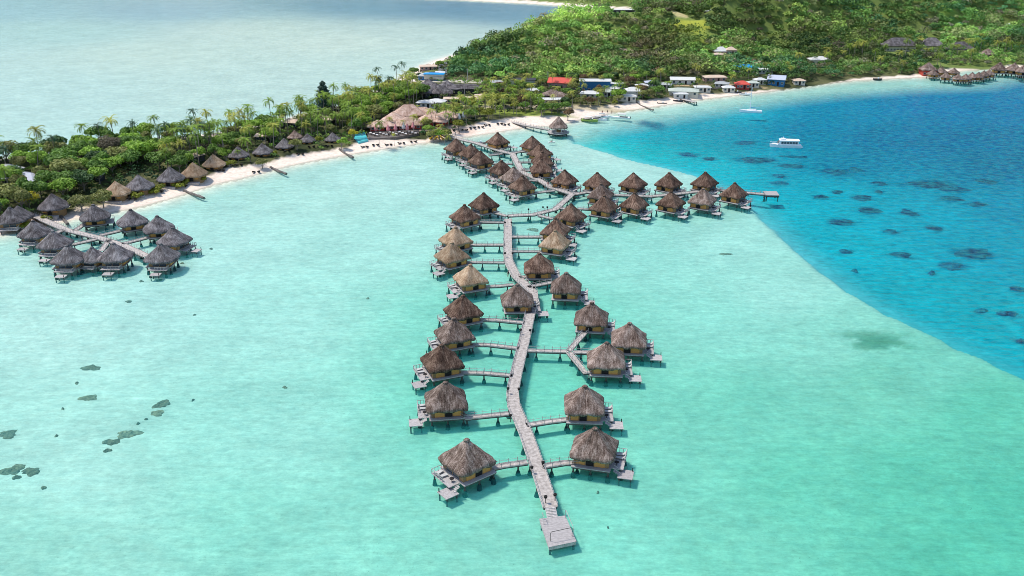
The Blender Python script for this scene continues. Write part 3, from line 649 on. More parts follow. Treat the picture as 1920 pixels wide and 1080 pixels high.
FB = [((950,405),(925,398),(913,391),'footbridge to the farthest brown bungalow left of the straight jetty'),
 ((947,417),(890,416),None,'footbridge to the dark brown bungalow second farthest on the left'),
 ((946,459),(872,459),None,'footbridge to the upper tan bungalow on the left'),
 ((946,492),(863,491),None,'footbridge to the lower tan bungalow on the left'),
 ((963,533),(935,536),(905,537),'footbridge to the tan bungalow by the jetty bend'),
 ((983,605),(930,600),(890,599),'footbridge to the dark brown bungalow behind the pale grey one'),
 ((973,653),(915,646),(866,646),'footbridge to the pale grey bungalow on the left'),
 ((962,704),(905,699),(852,698),'footbridge to the dark patchy bungalow third from the near end'),
 ((954,775),(876,783),(862,775),'footbridge to the light grey bungalow second from the near end, left side'),
 ((989,866),(945,872),(905,881),'footbridge to the diagonal grey bungalow nearest on the left'),
 ((1018,874),(1060,867),(1100,868),'footbridge to the nearest bungalow on the right'),
 ((987,797),(1030,790),(1082,784),'footbridge to the second nearest bungalow on the right'),
 ((990,657),(1066,659),None,'straight footbridge leading right to the three-way fork'),
 ((1066,658),(1103,616),None,'upper branch of the forked footbridge going up to a bungalow'),
 ((1067,661),(1097,698),(1118,697),'lower branch of the forked footbridge bending to a bungalow'),
 ((1074,660),(1150,661),None,'middle branch of the forked footbridge passing behind a bungalow'),
 ((990,538),(1036,529),None,'footbridge right of the bend to the grey brown bungalow with amber panels'),
 ((974,520),(1000,516),(1010,515),'short footbridge to the dark brown bungalow beside the bend'),
 ((960,444),(1022,444),None,'footbridge to the shaggy tan-fronted pair, upper one on the right'),
 ((960,471),(1022,471),None,'footbridge to the tan bungalow, lower one on the right'),
 ((1010,404),(1036,410),None,'short footbridge from the fork to the shaggy rounded bungalow'),
 ((1050,390),(1062,392),None,'very short footbridge to the bungalow next to the fork'),
 ((1083,391),(1117,393),None,'footbridge between the fork bungalow and the front row of the cross jetty'),
 ((1040,357),(997,362),None,'footbridge to the nearest bungalow of the second far trio'),
 ((1008,339),(992,338),None,'short footbridge to the pale grey bungalow by the far jetty'),
 ((961,307),(915,307),None,'footbridge to the near right end of the far left trio'),
 ((942,288),(917,291),None,'footbridge to the middle bungalow of the far left trio'),
 ((962,287),(978,284),(997,286),'footbridge to the farthest bungalows of the right stack'),
 ((972,304),(1000,304),None,'footbridge to the third bungalow of the right stack'),
 ((978,319),(998,320),None,'footbridge to the nearest bungalow of the right stack'),
 ((1058,354),(1070,347),None,'short footbridge to the bungalow behind the fork')]
for a,b,c,l in FB: jetty('footbridge', [p for p in (a,b,c) if p], 1.35, l, 'footbridge', gj, pstep=5.5)
gl_ = 'wooden walkways of the left bungalow cluster'
jetty('walkway', [(58,402),(125,431),(187,446),(232,460),(275,480)], 2.4, 'short grey plank jetty from the sand through the left cluster', 'jetty', gl_, pstep=5)
for a,b,l in [((181,448),(128,460),'walkway branching left to the second bungalow of the front arc'),((120,431),(94,440),'walkway branching left to the bungalow nearest the beach'),((188,441),(243,428),'walkway branching right to the middle back bungalow'),((229,457),(296,440),'walkway branching right to the half hidden back bungalow'),((140,432),(165,415),'walkway branching to the back left bungalow at the beach edge'),((205,449),(190,470),'short walkway down to the bluish grey bungalow')]:
    jetty('walkway', [a,b], 1.6, l, 'footbridge', gl_, pstep=5)
jetty('jetty', [(962,229),(985,235),(1029,243)], 1.8, 'narrow dark jetty from the beach to the thatched gazebo', 'jetty', z=1.2, pstep=4)
# landing at the end of the cross jetty
x,y,_ = G(1446,362,.95); t = empty('landing_platform', (x,y,0), R(-4)); tag(t, 'square pale plank landing over deep turquoise water at the end of the cross jetty', 'platform')
MB().box(-2.3,2.3,-2.6,2.4,.80,.95).build('deck', M['planks'], t); MB().box(-2.25,2.25,-2.5,2.3,.15,.797).build('beam', M['beam'], t)
for a in (-1.9,1.9):
    for b in (-2.2,2.0): MB().tube([(a,b,-1.4),(a,b,.15)], .2, 8).build('post', M['post'], t)
# near bathing platform
q = [np.array(G(x,y,.75)[:2]) for x,y in ((1011,972.5),(1060,966.5),(1081,1015),(1029,1026))]
c = sum(q)/4; t = empty('bathing_platform', (c[0],c[1],0)); tag(t, 'low square plank bathing platform with metal hoop rails at the near end of the jetty', 'platform')
b = MB(); q2 = [p-c for p in q]
for zz in (.58,.75): b.v += [(p[0],p[1],zz) for p in q2]
b.f += [(0,1,2,3),(7,6,5,4),(0,4,5,1),(1,5,6,2),(2,6,7,3),(3,7,4,0)]; b.build('deck', M['planks'], t)
b = MB()
for zz in (.05,.577): b.v += [(p[0]*.97,p[1]*.97,zz) for p in q2]
b.f += [(0,1,2,3),(7,6,5,4),(0,4,5,1),(1,5,6,2),(2,6,7,3),(3,7,4,0)]; b.build('fascia', M['rail'], t)
for p in q2: MB().tube([(p[0]*.85,p[1]*.85,BEDZ),(p[0]*.85,p[1]*.85,.05)], .18, 8).build('post', M['post'], t)
def lerp(u,v_): return tuple(q2[0]*(1-u)*(1-v_)+q2[1]*u*(1-v_)+q2[2]*u*v_+q2[3]*(1-u)*v_)
def hoop(a, b_, h=1.7):
    pa, pb = lerp(*a), lerp(*b_); return MB().tube([(*pa,.75),(*pa,.75+h-.2),(pa[0]*.95+pb[0]*.05,pa[1]*.95+pb[1]*.05,.75+h),(pb[0]*.95+pa[0]*.05,pb[1]*.95+pa[1]*.05,.75+h),(*pb,.75+h-.2),(*pb,.75)], .045, 6)
hoop((.12,.82),(.92,.80)).build('hoop_rail', M['beam'], t); hoop((.96,.10),(.96,.80)).build('hoop_rail', M['rail'], t); hoop((.10,.02),(.10,.22),1.3).build('hoop_rail', M['rail'], t)
a, b_ = np.array(G(1032,951,1.3)[:2])-c, np.array(G(1036,970,.8)[:2])-c; st = MB(); d = b_-a; yw = math.atan2(d[1],d[0])
for i in range(7): p = a+d*(i+.5)/7; st.box(-.14,.14,-.75,.75,0,.06, yw, (p[0],p[1],1.22-.5*(i/6)))
for s in (-.8,.8):
    n_ = np.array((-d[1],d[0]))/np.linalg.norm(d)*s; st.tube([(a[0]+n_[0],a[1]+n_[1],1.2),(b_[0]+n_[0],b_[1]+n_[1],.7)], .08, 5)
st.build('stair', M['rail'], t)
# lantern posts on the jetty
lp = empty('lantern_post'); MB().tube([(0,0,-.3),(0,0,.95)], .07, 6).build('pole', M['beam'], lp)
lh = MB().tube([(0,0,.9),(0,0,1.0),(0,0,1.35),(0,0,1.5)], [.12,.26,.3,.05], 8).build('lantern', M['dark'], lp); LK = freeze(lp)
for x,y,l in [(947,424,'left lantern at the far end of the straight jetty'),(959,424,'right lantern at the far end of the straight jetty'),(947,482,'left lantern where the straight jetty starts to bend'),(961,482,'right lantern where the straight jetty starts to bend'),
  (976,627,'left lantern of the pair below the middle bungalow'),(994,628,'right lantern of the pair below the middle bungalow'),(952.5,738,'left lantern at the jetty kink above two near bungalows'),(973,739,'right lantern at the jetty kink above two near bungalows'),
  (957,789,'single reddish lantern on the left edge below the jetty kink'),(997,887,'left lantern between the two nearest bungalows'),(1018,878,'right lantern between the two nearest bungalows'),(1023,943,'left lantern at the top of the platform stair'),(1040.5,939,'right lantern at the top of the platform stair'),
  (991,399,'left lantern on the fork arm of the jetty'),(1018,395,'middle lantern on the fork arm of the jetty'),(1026,395,'right lantern on the fork arm of the jetty'),(1001,547,'lantern on the outer side of the jetty bend')]:
    g = G(x,y,1.3); place(LK, (g[0],g[1],1.3), 0, 1, 'dark '+l, 'lantern', 'lantern posts on the jetty')

# white loungers and small tables on the sun terraces
tl = empty('terrace_lounger'); MB().box(-.33,.33,-.9,.5,.25,.36).build('seat', M['lounger'], tl); MB().add([(-.33,.5,.3),(.33,.5,.3),(.33,1.0,.8),(-.33,1.0,.8),(-.33,.5,.4),(.33,.5,.4),(.33,.95,.88),(-.33,.95,.88)],[(0,1,2,3),(7,6,5,4),(0,4,5,1),(1,5,6,2),(2,6,7,3),(3,7,4,0)]).build('backrest', M['lounger'], tl)
for s in (-.28,.28):
    for q_ in (-.8,.4): MB().box(s-.04,s+.04,q_-.04,q_+.04,0,.25).build('leg', M['rail'], tl)
TL = freeze(tl)
tt = empty('terrace_table'); MB().tube([(0,0,.62),(0,0,.7)], .42, 10).build('table_top', M['dark'], tt); MB().tube([(0,0,0),(0,0,.62)], .06, 6).build('leg', M['dark'], tt); TT = freeze(tt)
for x,y,key,yaw,o in HUTS:
    if o.get('group') != g1: continue
    s = 1 if key == HR else -1; a = R(yaw)
    for lx,ly,k_,ry in ((4.6,1.9,TL,.2),(4.6,.7,TL,-.1),(4.2,-1.4,TT,0)):
        X_, Y_ = s*lx, ly; wx, wy = x+X_*cos(a)-Y_*sin(a), y+X_*sin(a)+Y_*cos(a)
        if k_ is TL: place(k_,(wx,wy,DECK-.16),a-s*(pi/2)+ry,.95,'white sun lounger on the side terrace of an overwater bungalow along the jetty','sun lounger','white sun loungers on bungalow terraces')
        else: place(k_,(wx,wy,DECK-.16),a,1,'small round dark table on the side terrace of an overwater bungalow','table','tables on bungalow terraces')
# ---------------- plants ----------------
def leafquads(n, pts, nrm, size, r, up=.35):
    "n small leaf sprays at pts, roughly facing nrm"
    d = nrm + r.normal(0,.55,(n,3)); d[:,2] += up; d /= np.linalg.norm(d,axis=1)[:,None]
    h = r.normal(0,1,(n,3)); e1 = np.cross(d,h); e1 /= np.linalg.norm(e1,axis=1)[:,None]+1e-9; e2 = np.cross(d,e1)
    s = size*r.uniform(.6,1.3,n)[:,None]; q = r.uniform(.5,1.0,n)[:,None]
    V = np.stack([pts-e1*s, pts-e2*s*q, pts+e1*s, pts+e2*s*q],1).reshape(-1,3)
    return V, np.arange(4*n).reshape(n,4)
def crown_pts(n, rad, hgt, lobes, r, inner=.55, drop=.45):
    "points on the shells of several overlapping lobes"
    C = []; 
    for i in range(lobes):
        a = r.uniform(0,2*pi); q = rad*.58*math.sqrt(r.uniform(0,1)); C.append((q*cos(a), q*sin(a), r.uniform(-.12,.42)*hgt*(1-.5*q/rad), rad*r.uniform(.36,.56)))
    C = np.array(C); k = r.integers(0,lobes,n); d = r.normal(0,1,(n,3)); d /= np.linalg.norm(d,axis=1)[:,None]; d[:,2] = np.where(d[:,2]<-.4, -d[:,2], d[:,2])
    rr = C[k,3]*(1-(1-inner)*r.uniform(0,1,n)**2.2)
    p = C[k,:3]+d*rr[:,None]*np.array([1,1,.78*hgt/rad])
    return p, d
def broadleaf(key, leafmat, rad=3.6, hgt=3.4, trunk=3.4, n=1500, lobes=9, leaf=.30, seed=1, shape=None):
    r = np.random.default_rng(seed); root = empty(key)
    p, d = crown_pts(n, rad, hgt, lobes, r)
    if shape == 'cone':
        t = r.uniform(0,1,n)**.7; a = r.uniform(0,2*pi,n); q = rad*(.10+.9*t**.75)*(.6+.45*np.abs(np.sin(t*22)))*r.uniform(.5,1,n)
        p = np.c_[q*np.cos(a), q*np.sin(a), (1-t)*hgt*2.2-hgt*.6]; d = np.c_[np.cos(a),np.sin(a),.5+0*a]
    V, F = leafquads(n, p, d, leaf, r); V[:,2] += trunk+hgt*.25
    cr = mesh_obj('crown', np_mesh('crown', V, F, M[leafmat]), root)
    pts = [(0,0,-.6),(.12,.05,trunk*.5),(.05,-.1,trunk+hgt*(1.4 if shape else .35))]
    tk = MB().tube(pts, [.26,.19,.08], 7)
    for i in range(4):
        a = 2*pi*i/4+seed; tk.tube([(.1,.0,trunk*.55),(cos(a)*rad*.3,sin(a)*rad*.3,trunk*.9),(cos(a)*rad*.6,sin(a)*rad*.6,trunk+hgt*.25)], [.13,.09,.03], 5)
    tk.build('trunk', M['trunk'], root)
    return freeze(root)
def palm(key, seed, trunk=8.5, lean=1.2, nf=19, L_=3.7, mat='palm_green'):
    r = random.Random(seed); root = empty(key); la = r.uniform(0,2*pi)
    tp = (cos(la)*lean, sin(la)*lean, trunk)
    b = MB()
    for i in range(nf):
        a = 2*pi*i/nf*2.4+r.uniform(-.2,.2); el = r.uniform(-.15,.95) if i<nf*.7 else r.uniform(.7,1.3); L = L_*r.uniform(.8,1.1)
        pos = np.array(tp); rach = [pos.copy()]; e = el
        for k in range(8):
            e -= .09+.036*k; pos = pos+np.array((cos(a)*cos(e), sin(a)*cos(e), sin(e)))*L/8; rach.append(pos.copy())
        side = np.array((-sin(a), cos(a), 0))
        for k in range(8):
            w0 = L*.19*math.sin(pi*min(1,(k+.7)/8.6))**.6; mid = rach[k]; nx = rach[k+1]
            for s in (1,-1):
                for q in range(2):
                    p0 = mid+(nx-mid)*(q*.5); p1 = mid+(nx-mid)*(q*.5+.46)
                    tip = (p0+p1)/2+(nx-mid)*.7+side*s*w0*r.uniform(.8,1.15)-np.array((0,0,w0*r.uniform(.1,.4)))
                    b.add([p0,p1,tip],[(0,1,2)])
    b.build('crown', M[mat], root)
    t = MB().tube([(0,0,-.6),(tp[0]*.15,tp[1]*.15,trunk*.3),(tp[0]*.5,tp[1]*.5,trunk*.68),tp], [.2,.15,.12,.13], 6).build('trunk', M['trunk'], root)
    return freeze(root)
PALMS = [palm('coconut_palm', i+3, trunk=[8,9,10.5,12,8.5][i], lean=[.4,1.2,1.8,.8,.6][i]) for i in range(5)]
TALL = [palm('coconut_palm', 40+i, trunk=11.5, lean=[2.5,1.2][i], L_=3.2, mat='palm_dark') for i in range(2)]
TREES = [broadleaf('broadleaf_tree', 'leaf_green', 3.6, 3.3, 2.6, 1600, 9, .30, 1), broadleaf('broadleaf_tree', 'leaf_green', 3.0, 3.2, 2.8, 1300, 7, .28, 2), broadleaf('broadleaf_tree', 'leaf_green', 4.3, 3.4, 3.0, 2000, 12, .32, 3)]
BUSH = [broadleaf('shrub', 'leaf_lime', 1.9, 1.6, .3, 700, 7, .2, 5), broadleaf('shrub', 'leaf_lime', 1.5, 1.5, .2, 550, 5, .2, 6)]
BIG = broadleaf('spreading_tree', 'leaf_maroon', 6.3, 6.5, 4.0, 5200, 22, .28, 8)
CONE = broadleaf('conical_ironwood', 'leaf_blue', 4.9, 5.0, 3.0, 3600, 9, .30, 9, 'cone')
KEEP = []      # photo windows kept clear: (x0, x1, y0, y1) of a tree's foot
TREEXY = []
def plant(key, px, py, label, cat, group=None, sc=1.0, mat=None, top=None, z=2.0):
    "px,py = where the crown's middle (height top) or the foot is seen"
    g = G(px, py, (top or 0)+z); x, y = g[0], g[1]; zz = gz(x,y); TREEXY.append((x,y))
    return place(key, (x,y,zz), rng.uniform(0,6.28), sc, label, cat, group, mats={'crown':M[mat]} if mat else None)
# ---------------- buildings on land ----------------
def clear(px, py, hw, up=4, down=16): KEEP.append((px-hw, px+hw, py-up, py+down))
def house(name, px, py, L, W, roofm, wallm, label, group=None, yaw=0, h=2.6, rise=1.6, hip=True, z=None, wins=4, Y=None, cat='house', over=.5, thatched=False, keep=True, base=0):
    "px,py = middle of the roof in the photo"
    if Y: g = GY(px,py,Y); x,y = g[0],g[1]; z0 = g[2]-h-rise*.5
    else:
        zz = 2.0+h+rise*.5; g = G(px,py,zz); x,y = g[0],g[1]; z0 = gz(x,y)-.1 if z is None else z
        for _ in range(6):
            g = G(px,py,z0+h+rise*.5); x,y = g[0],g[1]; z0 = gz(x,y)-.1 if z is None else z
    root = empty(name, (x,y,z0), R(yaw)); tag(root, label, cat, group)
    hl, hw = L/2, W/2
    wl = MB().box(-hl,hl,-hw,hw,-1.5-base,h).build('wall', M[wallm], root)
    if thatched:
        mesh_obj('roof', roof_mesh('roof', hl+over*1.4, rise, 10, hw+over*1.4, hl-hw if hl>hw else 0, seed=int(px), m=M[roofm], fringe=.1), root, (0,0,h))
    else:
        a, b_ = hl+over, hw+over; rr = (a-b_) if hip else a
        m_ = MB(); e=.18
        m_.v += [(-a,-b_,h),(a,-b_,h),(a,b_,h),(-a,b_,h),(-rr,0,h+rise),(rr,0,h+rise),(-a,-b_,h-e),(a,-b_,h-e),(a,b_,h-e),(-a,b_,h-e)]
        m_.f += [(0,1,5,4),(2,3,4,5),(1,2,5),(3,0,4),(6,9,8,7),(0,6,7,1),(1,7,8,2),(2,8,9,3),(3,9,6,0)]
        m_.build('roof', M[roofm], root)
        MB().tube([(-rr,0,h+rise+.02),(rr,0,h+rise+.02)], .12, 6).build('ridge', M[roofm], root)
    for i in range(wins):
        cx = -hl+(i+.5)*L/wins
        if i == wins//2:
            MB().box(cx-.5,cx+.5,-hw-.06,-hw-.003,.05,min(2.1,h-.2)).build('door', M['dark'], root)
        else:
            f = MB().box(cx-.65,cx+.65,-hw-.08,-hw-.003,.85,min(2.1,h-.2)).build('window', M['white'], root)
            MB().box(cx-.55,cx+.55,-hw-.11,-hw-.081,.95,min(2.0,h-.3)).build('pane', M['glass'], f)
    if keep: clear(px, py, L*.5*FPX/max(y,1)/1.05*(.8 if 'lodge' not in name else 1.25), 3, 32 if 'lodge' in name else 20 if Y else 16)
    return root
gb = 'thatched round bungalows along the beach'
BH = []
def beach_hut(ax, ay, mat, label, sc=1.0, yaw=0):
    x,y,_ = G(ax,ay,1.6+6.2*sc); t = empty('beach_bungalow',(x,y,1.5),R(yaw)); t.scale=(sc,)*3; tag(t,label,'bungalow',gb)
    mesh_obj('roof', roof_mesh('roof', 4.8, 4.3, 2.4, seed=int(ax), m=M[mat]), t, (0,0,1.9))
    MB().tube([(0,0,-1.5),(0,0,2.6)], 3.4, 16).build('wall', M['wall'], t)
    MB().box(-.6,.6,-3.52,-3.3,0,1.85).build('door', M['dark'], t)
    for s in (-1,1): MB().box(s*1.7-.6,s*1.7+.6,-3.2,-2.95,.6,1.7).build('window', M['panel'], t)
    MB().box(-2.8,2.8,-4.9,-3.42,-1.3,-.12).build('porch', M['planks'], t)
    clear(ax, ay+25, 22*sc, 12, 22); BH.append((x,y))
for ax,ay,m,l,sc in [(96,361,'thatch_slate','grey conical hut beside the bright yellow bush at the left of the beach',1),(215,338,'thatch_tan','tan conical hut half hidden behind bushes at the beach bend',.95),
   (258,326,'thatch_slate','grey conical hut right of the bushes at the beach bend',1),(317,311,'thatch_slate','grey conical hut with yellow shrubs on both sides',1),(361,303,'thatch_tan','low sandy coloured conical hut behind a short palm',1),
   (399,288,'thatch_tan','light tan conical hut third to the right of the palm hut row',.9),(445,273,'thatch_slate','dark conical hut with a thin palm trunk in front',.85),(491,267,'thatch_slate','dark conical hut behind the round green bush on the sand',.85),
   (532,258,'thatch_slate','grey conical hut left of the olive tree on the beach',.78),(576,249,'thatch_slate','grey conical hut between the olive tree and a lime shrub',.72),(623,247,'thatch_slate','grey conical hut next to the yellow tree by the pool',.72),(552,243,'thatch_grey','pale conical hut set back behind the olive tree',.7),
   (32,384,'thatch_slate','grey conical hut behind the leftmost overwater bungalow',.85)]: beach_hut(ax,ay,m,l,sc)
# thatched restaurant village
gp = 'pinkish thatched resort roofs by the pool'
for a in [(766,204,15,10,'largest steep pinkish thatch roof of the resort village',3.4,5.2,8),(737,216,9,8,'small pointed pinkish thatch roof left of the largest one',3,3.6,-10),(793,206,12,9,'pinkish thatch roof behind the village with a palm in front',3,3.4,5),
          (812,218,14,9,'sandy pink thatch roof at the right of the village',3,3.4,-8),(838,212,10,8,'pale thatch roof at the right end of the village beside palms',3,2.8,-5),(716,229,13,8,'low long thatch roof over the terrace at the pool',2.6,2.4,10),(768,224,12,9,'thatch roof over the pink walled bar facing the beach',2.7,3.4,4),(742,230,7,6,'lower thatch roof between the pool terrace and the bar',2.5,1.8,6)]:
    house('thatched_pavilion', a[0],a[1],a[2]*.84,a[3]*.84,'thatch_pink','red_wall',a[4],gp,yaw=a[7],h=a[5]*.9,rise=a[6]*.85,thatched=True,cat='pavilion',over=.9)
gs = 'dark slate pointed roofs around the courtyard'
for a in [(802,153,7,7,'pointed slate roof at the back left of the courtyard'),(815,160,8,8,'pointed slate roof in the middle of the courtyard'),(838,156,8,8,'pointed slate roof right of centre in the courtyard'),(778,159,7,7,'rounded slate roof at the left end of the courtyard'),(791,166,8,8,'large slate roof at the front left of the courtyard'),(829,167,9,6,'low slate roof in front of the courtyard')]:
    house('slate_pavilion', a[0],a[1],a[2],a[3],'thatch_slate','charcoal',a[4],gs,h=2.5,rise=3.2,thatched=True,cat='pavilion',over=.8,yaw=rng.uniform(-10,10))
house('long_shed', 871,161,17,6,'thatch_slate','charcoal','long dark slate roofed shed right of the courtyard',yaw=8,rise=1.8,cat='shed',thatched=True)
H = house
H('beach_house',808,138,13,8,'roof_grey','blue_wall','grey roofed house beside the blue awning near the back beach',yaw=-8)
H('awning',814,137,11,5,'roof_blue','cream','bright blue awning roof near the back beach',z=4.2,h=1.4,rise=.5,yaw=-5,wins=0,cat='awning',keep=False)
H('brick_house',803,122,10,7,'roof_beige','pink_wall','pinkish flat house behind the blue awning',rise=.6,yaw=5)
H('kiosk',825,134,5,4,'roof_white','white','small white and blue kiosk beside the grey road',rise=.6,wins=2)
H('service_building',801,189,9,6,'roof_white','white','white roofed service building behind the pink thatch village',rise=.9,yaw=-10); H('service_building',819,187,8,6,'roof_white','cream','pale roofed service building right of the white roofed one',rise=1.2,yaw=-10)
H('courtyard_building',846,183,7,5,'roof_beige','pink_wall','small beige flat building left of the sandy court',rise=.3)
H('dark_house',981,147,13,6,'charcoal','white','black roofed two level building with white balcony rails',h=4.6,rise=.6,yaw=-3,hip=False,wins=6)
H('red_roof_house',1051,149,12,9,'roof_red','pink_wall','house with a bright red corrugated roof under the hill',h=3,rise=2.2,yaw=-14,hip=False)
H('blue_house',1116,149,16,7,'roof_white','blue_wall','tall blue house with a long white roof',h=5.8,rise=.7,yaw=-2,hip=False,wins=5)
H('carport',1154,155,9,5,'roof_white','blue_wall','low white roofed annex right of the blue house',h=3.2,rise=.4,yaw=-2,hip=False,wins=2,cat='annex')
H('white_house',1108,172,10,6,'roof_white','cream','white roofed bungalow in front of the blue house',rise=1.1,yaw=-12); H('white_house',1138,169,7,5,'roof_sage','white','small sage roofed hut right of the front white bungalow',rise=1.1)
H('white_house',1186,166,8,6,'roof_white','white','white two storey guest house above the round green tree',h=3.6,rise=1.6); H('white_house',1175,178,9,4,'roof_white','cream','long low cream roof in front of the guest house',rise=.6)
H('mauve_house',1036,172,9,7,'thatch_grey','charcoal','mauve thatched house below the red roof',rise=2.6,thatched=True); H('mauve_house',1049,176,8,6,'thatch_grey','charcoal','second mauve thatched roof overlapping the first below the red roof',rise=2.2,thatched=True)
H('white_house',1030,184,11,5,'roof_white','cream','flat white roof in front of the mauve thatch',rise=.5,hip=False)
H('white_house',1280,146,13,7,'roof_white','white','wide white roofed house at the foot of the hill',rise=1.0,yaw=-6,hip=False); H('brown_house',1340,142,12,6,'roof_beige','pink_wall','brownish roofed house between trees right of the wide white roof',rise=.9,yaw=5)
H('awning',1398,123,14,7,'roof_blue','white','long bright blue roof right of the hillside villa',rise=1.4,h=2.8,cat='awning'); H('white_house',1434,128,9,5,'roof_white','white','white flat house right of the long blue roof',rise=.4,h=2.8)
H('red_hut',1392,153,7,5,'roof_red','red_wall','dark red hut near the water right of the palms',rise=1.6); H('lilac_house',1457,143,9,8,'roof_lilac','blue_wall','pale lilac roofed house on the shore',h=3.4,rise=1.8,yaw=-20,hip=False)
H('sage_house',1282,166,15,8,'roof_sage','cream','large grey green roofed house beside the small dock',rise=1.2,yaw=-8); H('white_house',1317,161,8,5,'roof_white','cream','white roof behind the sea wall right of the sage roof',rise=.6); H('white_house',1276,174,7,4,'roof_white','white','little white roofed shed at the dock',rise=.5,wins=2)
H('white_house',1536,108,12,8,'roof_white','cream','white hipped roof among dense trees on the right',rise=1.8,h=3); H('white_house',1222,152,7,5,'roof_lilac','white','pale bluish roof under trees behind the beach',rise=.8)
for px,py,L_,W_,m_,l in [(882,182,12,7,'roof_beige','long sandy beige roof beside the slate shed'),(905,178,9,6,'roof_beige','short sandy beige roof right of the long one'),(1150,163,6,4,'roof_white','tiny pale roof behind the front white bungalow'),(1204,158,6,5,'roof_white','tiny pale roof above the guest house'),(1248,156,6,4,'roof_grey','small grey roof left of the sage roof'),(1354,154,7,5,'roof_grey','small grey roof above the sea wall, left'),(1366,161,6,4,'roof_white','tiny white roof right above the sea wall'),
   (1412,152,6,4,'roof_sage','small sage roof left of the lilac house'),(1425,147,6,4,'roof_white','tiny white roof just left of the lilac house'),(1088,158,6,5,'roof_grey','small grey roof left of the tall blue house'),(1498,148,6,5,'roof_beige','small peach roof in trees right of the lilac house'),(930,152,8,5,'roof_grey','grey flat roof left of the black roofed building'),(998,166,7,5,'roof_white','pale roof below the black roofed building')]:
    H('cottage',px,py,L_,W_,m_,'cream',l,rise=1.0,h=2.4,yaw=rng.uniform(-20,20),wins=3,cat='cottage')
gh = 'hillside buildings'
H('villa',1352,91,9,7,'roof_white','pink_wall','white pointed roof villa halfway up the hill',gh,rise=2.4,h=3.4,Y=592,cat='villa',base=3); H('villa',1371,90,6,5,'roof_beige','pink_wall','small peach pointed roof right of the hillside villa',gh,rise=1.8,h=3,Y=590,cat='villa',base=3); H('villa',1346,100,6,4,'roof_beige','pink_wall','peach terrace roof below the hillside villa',gh,rise=.8,h=2.6,Y=582,cat='villa',base=3)
H('hilltop_house',1165,17,25,7,'roof_white','charcoal','long flat white roof on the hill crest',gh,rise=.4,h=3,Y=665,base=3); H('hilltop_house',1333,19,9,6,'roof_white','charcoal','white roofed house on the crest left of the terrace house',gh,rise=.8,h=3,Y=668,base=4); H('hilltop_house',1371,12,13,7,'white','cream','white terraced house on the crest below the forest',gh,rise=.4,h=4,Y=680,base=4)
H('thatched_lodge',1687,77,20,9,'thatch_slate','cream','wide grey thatched lodge with white columns, left of two',rise=5,h=4,thatched=True,wins=9,over=1.2,cat='lodge'); H('thatched_lodge',1746,77,14,9,'thatch_slate','cream','grey thatched lodge with pointed roof, right of two',rise=5,h=4,thatched=True,wins=7,over=1.2,cat='lodge')
H('thatched_hall',1799,84,16,9,'thatch_slate','charcoal','long grey thatched hall half buried in palms',rise=4.5,h=3,thatched=True,yaw=14,over=1,cat='hall'); H('thatched_hall',1852,96,8,7,'thatch_grey','charcoal','small grey thatched roof among palms right of the hall',rise=3.5,h=2.5,thatched=True,cat='hall')
H('boathouse',1741,122,8,7,'thatch_grey','red_wall','grey thatched boathouse with red walls at the far shore',rise=4,h=3.4,thatched=True,cat='boathouse')
H('green_house',1886,44,12,6,'roof_white','pool_water','turquoise walled house high on the far right slope',gh,rise=.6,h=4,Y=775,base=4)
H('white_house',45,327,13,7,'roof_lilac','charcoal','pale blue roofed house among trees at the left edge',rise=1.8,yaw=-15); H('white_house',14,313,8,6,'roof_white','cream','white roof half hidden at the left edge behind the pale blue one',rise=2); H('white_house',172,324,7,4,'roof_white','charcoal','small white roof glimpsed between bushes left of the palm grove',rise=.8); H('white_house',6,356,7,6,'roof_grey','charcoal','small dark and white roof at the left edge',rise=1.8)
for px,py,l in [(360,286,'cream canopy roof peeking out of the palms'),(412,252,'pale canopy roof behind the conical huts'),(498,250,'long cream roof behind the palms'),(546,225,'whitish thatch roof near the back shore'),(610,220,'cream roof line among the tall palms')]:
    H('canopy',px,py,8,5,'roof_beige','charcoal',l,'pale roofs glimpsed in the palm grove',rise=1.2,h=2.6,yaw=rng.uniform(-30,20),cat='shelter')
# gazebo at the end of the narrow jetty
x,y,_ = G(1047.5,217,8.2); t = empty('gazebo',(x,y,0)); tag(t,'open thatched gazebo on an octagonal deck at the end of the narrow jetty','gazebo')
mesh_obj('roof', roof_mesh('roof', 4.0, 4.6, 4, seed=3, m=M['thatch_grey'], flare=.1), t, (0,0,3.5))
MB().tube([(0,0,.9),(0,0,1.15)], 5.0, 8).build('deck', M['planks'], t); MB().tube([(0,0,.45),(0,0,.897)], 4.7, 8).build('beam', M['dark'], t)
for k in range(8):
    a = pi/8+k*pi/4; MB().tube([(3*cos(a),3*sin(a),1.15),(3*cos(a),3*sin(a),3.9)], .13, 6).build('column', M['white'], t)
    MB().tube([(4*cos(a),4*sin(a),-1.6),(4*cos(a),4*sin(a),.45)], .18, 6).build('post', M['post'], t)
MB().tube([(0,0,1.15),(0,0,2.0)], 1.1, 10).build('bar_counter', M['wall'], t)
MB().tube([(4.7*cos(k*pi/4),4.7*sin(k*pi/4),1.75) for k in range(9)], .05, 5).build('railing', M['rail'], t)
